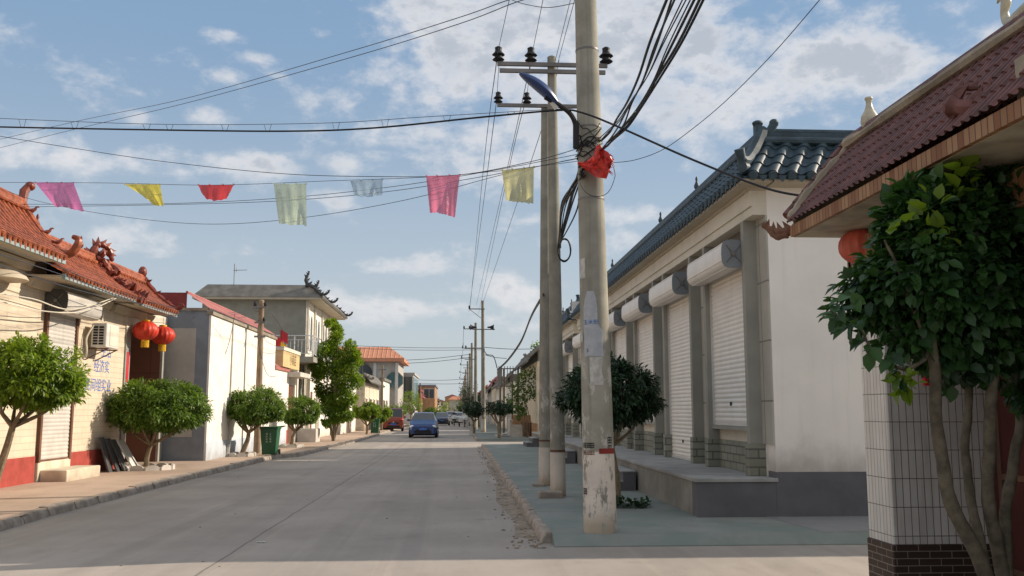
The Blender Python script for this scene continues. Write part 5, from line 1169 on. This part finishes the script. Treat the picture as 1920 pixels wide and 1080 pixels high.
# ------------------------------------------------------------------ vehicles
def make_car(name,label,cat,loc,rot,paint,secs,zb,glassx,wheels,front,scale=1,group=None):
    """secs: (y,half width,z belt,half roof width,z top); y=0 is the front bumper"""
    t=thing(name,label,cat,(0,0,0),group); ring=[]
    for (y,w_,zl,wr,zt) in secs: ring.append([(-w_*.93,y,zb),(-w_,y,zb+.22),(-w_,y,zl-.12),(-w_*.97,y,zl),(-wr,y,zt),(0,y,zt+.02),(wr,y,zt),(w_*.97,y,zl),(w_,y,zl-.12),(w_,y,zb+.22),(w_*.93,y,zb)])
    body=MB(); ws=MB(); sw=MB(); rw=MB(); n=11
    for i in range(len(ring)-1):
        for j in range(n-1):
            q=[ring[i][j],ring[i][j+1],ring[i+1][j+1],ring[i+1][j]]
            k='body'
            if i in glassx[0] and j in (4,5): k='ws' if i==glassx[0][0] else 'rw'
            if i in glassx[1] and j in (3,6): k='sw'
            {'body':body,'ws':ws,'sw':sw,'rw':rw}[k].add(q,[(0,1,2,3)])
    body.add(ring[0],[tuple(range(n))]); body.add(ring[-1],[tuple(range(n))])
    L=secs[-1][0]; w0=secs[2][1]
    body.build('body',paint,t,True); ws.build('windscreen',M_glass,t,True); rw.build('rear_window',M_glass,t,True); sw.build('side_window',M_glass,t,True)
    for y in wheels:
        for s_ in (-1,1):
            b=MB(); b.lathe([(.2,-.09),(.29,-.09),(.31,-.05),(.31,.05),(.29,.09),(.2,.09)],(s_*(w0-.06),y,.31),18,axis='x'); wo=b.build('wheel',M_black,t,True)
            b=MB(); b.lathe([(.19,-.01),(.17,.03),(.05,.035)],(s_*(w0+.02),y,.31),14,axis='x'); b.build('rim',M_chrome,wo,True)
    for s_ in (-1,1):
        b=MB(); zh=secs[1][2]-.08; b.ball((s_*(w0-.2),secs[1][0]-.02 if front else .03,zh),.17,.13,.10,12,8); b.build('headlight' if front else 'tail_light',M_lamp if front else M_redlens,t,True)
        b=MB(); ym=secs[glassx[1][0]][0]+.25; b.ball((s_*(w0+.10),ym,secs[3][2]+.08),.10,.06,.07,8,6); b.tube([(s_*(w0-.05),ym,secs[3][2]),(s_*(w0+.1),ym,secs[3][2]+.05)],.02,5); b.build('wing_mirror',paint,t,True)
    b=MB(); b.box(-.22,.22,-.045,-.03,zb+.22,zb+.34); b.build('number_plate',M_plate,t)
    b=MB(); b.box(-.5,.5,-.025,-.012,zb+.02,zb+.17); b.box(-.42,.42,-.022,-.012,secs[0][2]-.22,secs[0][2]-.12); b.build('grille',M_black,t)
    b=MB(); b.lathe([(.055,-.012),(.055,.0)],(0,-.03,secs[0][2]-.08),12,axis='y'); b.build('badge',M_chrome,t)
    b=MB(); b.box(-w0+.1,w0-.1,.3,L-.3,zb-.1,zb); b.build('underbody',M_black,t)
    t.location=loc; t.rotation_euler=(0,0,rot); return t
hatch=[(0,.66,.62,.55,.66),(.18,.80,.74,.66,.80),(.9,.83,.93,.66,1.0),(1.05,.83,.96,.68,1.05),(1.75,.84,.99,.58,1.44),(2.3,.84,1.0,.59,1.50),(3.2,.83,1.0,.57,1.46),(3.65,.80,.98,.54,1.2),(3.75,.76,.85,.6,.9)]
make_car('parked_car' if False else 'hatchback_car','small blue hatchback driving toward the viewer in the middle of the street','car',(-2.04,56,0),0,M_carblue,hatch,.24,((3,6),(3,4,5)),(.75,3.0),True)
van=[(0,.74,.8,.7,.84),(.08,.78,.98,.70,1.05),(.12,.79,1.0,.70,1.1),(.32,.80,1.02,.66,1.72),(.6,.80,1.02,.66,1.80),(2.2,.80,1.02,.66,1.80),(2.8,.79,1.0,.64,1.68),(3.35,.78,.98,.62,1.05),(3.95,.72,.7,.6,.8)]
make_car('minivan','brown-red minivan parked on the left kerb seen from behind','van',(-5.0,74,0),R(4),M_carred,van,.28,((2,6),(3,4,5)),(.75,3.1),False)
sedan=[(0,.72,.62,.6,.68),(.2,.84,.72,.7,.8),(1.1,.86,.9,.7,.95),(1.25,.86,.92,.7,.98),(1.95,.87,.95,.6,1.36),(2.6,.87,.95,.6,1.43),(3.3,.86,.95,.58,1.36),(3.8,.84,.93,.62,1.02),(4.4,.78,.85,.66,.9)]
make_car('sedan_car','dark sedan farther away, just right of the blue car','car',(-1.75,104,0),0,M_cardark,sedan,.24,((3,6),(3,4,5)),(.85,3.4),True)
make_car('sedan_car','silver-white car in the distance beyond the motor tricycles','car',(.15,112,0),0,M_carwhite,sedan,.24,((3,6),(3,4,5)),(.85,3.4),True)
make_car('sedan_car','white car in the distance left of the motor tricycles','car',(-.9,125,0),0,M_carwhite,hatch,.24,((3,6),(3,4,5)),(.75,3.0),True)
def make_trike(label,loc,m):
    t=thing('motor_tricycle',label,'tricycle',(0,0,0),'motor tricycles')
    for x,y in ((0,0),(-.5,1.9),(.5,1.9)):
        b=MB(); b.lathe([(.2,-.05),(.27,-.04),(.28,0),(.27,.04),(.2,.05)],(x,y,.28),14,axis='x'); w_=b.build('wheel',M_black,t,True); b=MB(); b.lathe([(.19,-.02),(.04,-.03),(.04,.03),(.19,.02)],(x,y,.28),10,axis='x'); b.build('rim',M_chrome,w_,True)
    b=MB(); b.tube([(0,0,.28),(0,.2,.75),(0,.28,1.02)],.035,6); b.tube([(-.36,.38,1.08),(0,.28,1.02),(.36,.38,1.08)],.02,6); b.tube([(0,.2,.6),(0,.9,.35),(0,1.3,.4)],.05,6); b.build('frame',M_steel,t,True)
    b=MB(); b.prism([(-.2,-.02,.75),(.2,-.02,.75),(.25,.1,1.15),(-.25,.1,1.15)],(0,.06,.02)); b.build('front_fairing',m,t); b=MB(); b.ball((0,-.02,.92),.09,.07,.08,10,6); b.build('headlight',M_lamp,t,True)
    b=MB(); b.bbox(-.17,.17,.75,1.25,.6,.75,.03); b.build('seat',M_black,t)
    b=MB(); b.box(-.6,.6,1.35,2.5,.5,.55); b.box(-.6,-.57,1.35,2.5,.55,.9); b.box(.57,.6,1.35,2.5,.55,.9); b.box(-.57,.57,1.35,1.38,.55,.9); b.box(-.57,.57,2.47,2.5,.55,.9); b.build('cargo_box',m,t)
    t.location=loc; return t
def make_rider(label,loc,shirt):
    t=thing('person',label,'person',loc); bm_v=[(0,1.0,.80),(0,.98,1.0),(0,.95,1.25),(0,.93,1.38),(0,.92,1.46),(-.17,.94,1.30),(-.26,.72,1.12),(-.3,.45,1.1),(.17,.94,1.30),(.26,.72,1.12),(.3,.45,1.1),(-.1,1.0,.78),(-.15,.55,.78),(-.13,.5,.36),(-.13,.38,.32),(.1,1.0,.78),(.15,.55,.78),(.13,.5,.36),(.13,.38,.32)]
    ed=[(0,1),(1,2),(2,3),(3,4),(2,5),(5,6),(6,7),(2,8),(8,9),(9,10),(0,11),(11,12),(12,13),(13,14),(0,15),(15,16),(16,17),(17,18)]
    rad=[.15,.14,.16,.06,.055,.07,.05,.035,.07,.05,.035,.1,.08,.05,.035,.1,.08,.05,.035]
    me=bpy.data.meshes.new('body'); me.from_pydata(bm_v,ed,[]); o=bpy.data.objects.new('body',me); COL.objects.link(o); o.parent=t; o.modifiers.new('Skin','SKIN')
    for i,r_ in enumerate(rad): me.skin_vertices[0].data[i].radius=(r_,r_)
    me.skin_vertices[0].data[0].use_root=True; s_=o.modifiers.new('Sub','SUBSURF'); s_.levels=1; s_.render_levels=1; me.materials.append(shirt)
    lz=wloc(t); b=MB(); c=lz+Vector((0,.9,1.60)); b.ball(c,.085,.10,.12,12,10); b.ball(c+Vector((0,-.1,-.01)),.015,.02,.025,6,4)
    for s_ in (-1,1): b.ball(c+Vector((s_*.035,-.09,.015)),.012,.01,.01,6,4); b.ball(c+Vector((s_*.085,0,0)),.01,.02,.03,6,4)
    b.build('head',M_skin,t,True); b=MB(); b.ball(c+Vector((0,.02,.04)),.095,.105,.10,12,8); b.build('hair',M_black,t,True)
make_trike('pale motor tricycle with rider, front one at the far right of the street',(.70,92,0),M_carwhite); make_rider('rider in pale clothing on the front motor tricycle',(.70,92,0),M_clothw)
make_trike('motor tricycle with rider in dark clothing, left of the front one',(-.35,99,0),M_rail); make_rider('rider in dark clothing on the left motor tricycle',(-.35,99,0),M_cloth)

# ------------------------------------------------------------------ right side clutter
def stack(name,label,c,sx,sy,sz,m,rot=0,cat='box',group=None):
    b=MB(); b.bbox(-sx/2,sx/2,-sy/2,sy/2,0,sz,.015); b.box(-sx/2-.002,sx/2+.002,-.03,.03,.01,sz+.002); o=tag(b.build(name,m),label,cat,group); o.location=c; o.rotation_euler=(0,0,rot); return o
q=P(985,810,58)
stack('cardboard_bale','large brown flattened cardboard bale under the vines',(4.0,56.5,.12),1.5,1.2,.85,M_cardb,.05)
stack('cardboard_bale','smaller cardboard bale on top of the large one',(3.95,56.5,.97),1.2,1.0,.38,M_cardb,-.1)
stack('cardboard_bale','pale wrapped bale left of the brown one',(3.25,56.8,.12),.35,.8,.95,M_sheetw,.1)
stack('cardboard_bale','dark red bale right of the brown one',(4.1,55.2,.12),.5,.9,.8,M_brown,.05)
for i,(x,y,rz,L) in enumerate([(2.7,54.5,.3,1.6),(2.9,54.2,-.2,1.5),(2.6,54.9,.9,1.3),(3.0,54.7,.6,1.4)]):
    b=MB(); b.bbox(-L/2,L/2,-.09,.09,0,.03,.004); o=tag(b.build('plank',M_sheetw),['grey plank lying flat on the pavement heap','second plank crossing the heap by the cardboard','short plank sticking out of the heap to the left','plank on top of the heap by the cardboard'][i],'plank','planks heaped by the cardboard'); o.location=(x,y,.14+.05*i); o.rotation_euler=(.0,-.12,rz)
b=MB(); b.prism([(-.35,0,0),(.35,0,0),(.33,.1,.7),(-.33,.1,.7)],(0,.05,0)); o=tag(b.build('panel',M_sheetw),'pale panel standing against the cardboard bale','panel'); o.location=(3.35,53.5,.12)
# vine trellis with hanging bars
t=thing('trellis','dark metal and timber trellis frame with vertical bars at the far right pavement','trellis',(2.7,56,.12)); b=MB()
for (x,y) in ((2.75,56),(3.6,56),(2.8,62),(3.6,62)): b = MB(); b.tube([(x,y,.1),(x,y,4.1)],.07,6); b.build('post',M_bark,t)
b = MB()
for z in (4.1,3.05): b.tube([(2.5,56,z),(3.9,56,z)],.035,5); b.tube([(2.6,56,z),(2.6,62,z)],.035,5); b.tube([(3.6,54,z+.1),(3.6,62,z+.1)],.035,5)
b.build('rail',M_steel,t); b=MB()
for k in range(9): b.tube([(2.45+k*.17,56,3.0),(2.45+k*.17,56,4.25)],.022,5)
for k in range(14): b.tube([(2.6,56+k*.43,3.0),(2.6,56+k*.43,4.2)],.022,5)
b.build('bar',M_steel,t)
t=thing('climbing_vine','climbing vine with light leaves on the wall behind the twin poles','vine',(3.9,52.5,.12)); b=MB()
for k in range(6): b.tube(smooth_path([(3.9+.02*k,52.6,.1),(3.7+random.uniform(-.3,.3),52.5,1.3),(3.6+random.uniform(-.6,.5),52.4,2.6),(3.5+random.uniform(-.9,.6),52.4,3.4)],4),[.03-.0018*i for i in range(13)],5)
b.build('stem',M_bark,t,True); cl=[]
for px,py in [(975,715),(985,705),(998,700),(1005,715),(1000,735),(990,745),(975,740),(965,730),(985,725),(1008,700),(1012,690),(960,745),(980,765),(975,775),(1010,660),(1005,650),(968,760)]: cl.append(tuple(P(px,py,52.4))+(.33,))
leaves('foliage',t,L_mid,cl,1500,.14,91,1.0,(3.8,53.5,2.5),droop=.2,fine=False,narrow=.4)
# plant debris heap by the hidden tree
t=thing('dry_brush','small heap of dark dead brush on the teal pavement behind the thick pole','brush',(2.6,14.5,.12)); cl=[(2.5,14.6,.13,.15),(2.75,14.5,.14,.15),(2.9,14.7,.12,.12),(2.2,14.7,.12,.1)]
leaves('dead_leaves',t,L_dark,cl,220,.09,92,1.0,(2.6,14.6,-.3),droop=0,fine=False)
s=MB(); s.lathe([(.42,0),(.36,.012),(.05,.03),(.01,.03)],(2.55,14.85,.12),18); tag(s.build('soil',M_board),kind='structure')
# small stray stones and papers on the road
for i,(px,py,wd,lab) in enumerate([(490,1017,.12,'flat white scrap on the road in the foreground'),(640,847,.16,'white scrap near the left kerb'),(655,844,.2,'larger white scrap near the left kerb')]):
    r_=ray(px,py); k=-EYE/r_.z; c=Vector((r_.x*k,r_.y*k,.004)); b=MB(); g=[[c+Vector((-wd/2+wd*i_/4,-.03+.06*j_/2,.006*((i_+j_)%2))) for j_ in range(3)] for i_ in range(5)]; b.sheet(g); tag(b.build('paper_scrap',M_boardw,None,loc=c),lab,'litter')

# ------------------------------------------------------------------ sky, sun, camera
SUN_AZ_VEC=Vector((.97,.24,0)).normalized(); EL=R(27)
sd=Vector((SUN_AZ_VEC.x*math.cos(EL),SUN_AZ_VEC.y*math.cos(EL),math.sin(EL)))
sun=bpy.data.lights.new('sun','SUN'); sun.energy=5.7; sun.angle=R(.55); sun.color=(1,.86,.70); so=bpy.data.objects.new('sun',sun); COL.objects.link(so); so.rotation_euler=(-sd).to_track_quat('-Z','Y').to_euler()
world=bpy.data.worlds.new('World'); scene.world=world; world.use_nodes=True; nt=world.node_tree; bg=nt.nodes['Background']
sky=nt.nodes.new('ShaderNodeTexSky'); sky.sky_type='NISHITA'; sky.sun_disc=False; sky.sun_elevation=EL; sky.sun_rotation=math.atan2(sd.x,sd.y); sky.air_density=1.0; sky.dust_density=1.2; sky.ozone_density=1.5
tc=nt.nodes.new('ShaderNodeTexCoord').outputs['Generated']; sp=nt.nodes.new('ShaderNodeSeparateXYZ'); nt.links.new(tc,sp.inputs[0])
dn=mathn(nt,'ADD',mathn(nt,'MAXIMUM',sp.outputs[2],0),.16); cb=nt.nodes.new('ShaderNodeCombineXYZ'); nt.links.new(mathn(nt,'DIVIDE',sp.outputs[0],dn),cb.inputs[0]); nt.links.new(mathn(nt,'DIVIDE',sp.outputs[1],dn),cb.inputs[1])
cv=cb.outputs[0]
n1=noisen(nt,tc,9,9,.6,sc=(1,1,1.9),dist=.3); n2=noisen(nt,tc,30,7,.62,sc=(1,1,1.6))
blob=None
for px,py,rx_,ry_,s_ in [(1080,70,460,165,1.12),(1560,125,185,100,1.25),(1300,140,190,110,1.05),(1250,208,85,42,.95),(1840,62,75,30,.8),(1770,18,90,22,.6),(612,64,55,16,.7),(420,62,45,16,.6),(290,68,30,14,.6),(420,142,42,18,.7),(390,222,65,24,.85),(255,224,50,18,.7),(90,300,150,44,.85),(280,296,80,38,.95),(440,303,150,30,.75),(640,305,50,26,.85),(900,262,300,85,.85),(1200,402,90,22,.8),(760,500,170,28,.62),(720,575,240,35,.66),(960,545,120,40,.6),(620,182,70,26,.7),(620,378,60,24,.7),(330,110,80,18,.4),(250,450,240,40,.5),(1000,430,90,40,.55),(800,120,120,40,.6),(1160,455,60,24,.6),(480,108,50,14,.6)]:
    d=ray(px,py).normalized(); a=nt.nodes.new('ShaderNodeVectorMath'); a.operation='SUBTRACT'; nt.links.new(tc,a.inputs[0]); a.inputs[1].default_value=d
    m=nt.nodes.new('ShaderNodeVectorMath'); m.operation='MULTIPLY'; nt.links.new(a.outputs[0],m.inputs[0]); m.inputs[1].default_value=(FPX/rx_,FPX/rx_,FPX/ry_)
    l=nt.nodes.new('ShaderNodeVectorMath'); l.operation='LENGTH'; nt.links.new(m.outputs[0],l.inputs[0])
    v=mathn(nt,'MULTIPLY',maprange(nt,l.outputs['Value'],1.5,.0),s_); blob=v if blob is None else mathn(nt,'MAXIMUM',blob,v)
# away from the part of the sky laid out above, unseen cloud added as fill light
front=maprange(nt,sp.outputs[1],.5,.75); blob=mathn(nt,'MAXIMUM',blob,mathn(nt,'MULTIPLY',mathn(nt,'SUBTRACT',1,front),.95))
dens=mathn(nt,'ADD',mathn(nt,'MULTIPLY',blob,.66),mathn(nt,'ADD',mathn(nt,'MULTIPLY',mathn(nt,'SUBTRACT',n1,.5),1.7),mathn(nt,'MULTIPLY',mathn(nt,'SUBTRACT',n2,.5),1.0)))
cov=maprange(nt,dens,.10,.72); core=maprange(nt,dens,.42,.95)
shade=noisen(nt,tc,11,6,.55,sc=(1,1,1.8)); lit=mixc(nt,maprange(nt,mathn(nt,'ADD',mathn(nt,'MULTIPLY',core,.6),shade),.55,1.1),(7.3,7.2,7.3),(4.7,5.0,5.5))
# sky gradient: pull Nishita toward the hazy blue of the photograph
hz=maprange(nt,sp.outputs[2],.0,.42)
grad=mixc(nt,hz,(5.2,5.75,6.1),(2.3,3.6,5.35)); base=mixc(nt,.85,sky.outputs[0],grad)
c=mixc(nt,mathn(nt,'MULTIPLY',cov,.84),base,lit)
nt.links.new(c,bg.inputs[0]); bg.inputs[1].default_value=.112
cam=bpy.data.cameras.new('camera'); cam.sensor_width=36; cam.lens=36*FPX/1920; cam.clip_start=.05; cam.clip_end=3000; co=bpy.data.objects.new('camera',cam); COL.objects.link(co)
co.matrix_world=Matrix.Translation((0,0,EYE))@Matrix((( R_.x,U_.x,-F_.x),(R_.y,U_.y,-F_.y),(R_.z,U_.z,-F_.z))).to_4x4()
scene.camera=co
scene.view_settings.view_transform='Standard'; scene.view_settings.look='None'; scene.view_settings.exposure=0
scene.cycles.max_bounces=6; scene.cycles.transparent_max_bounces=12
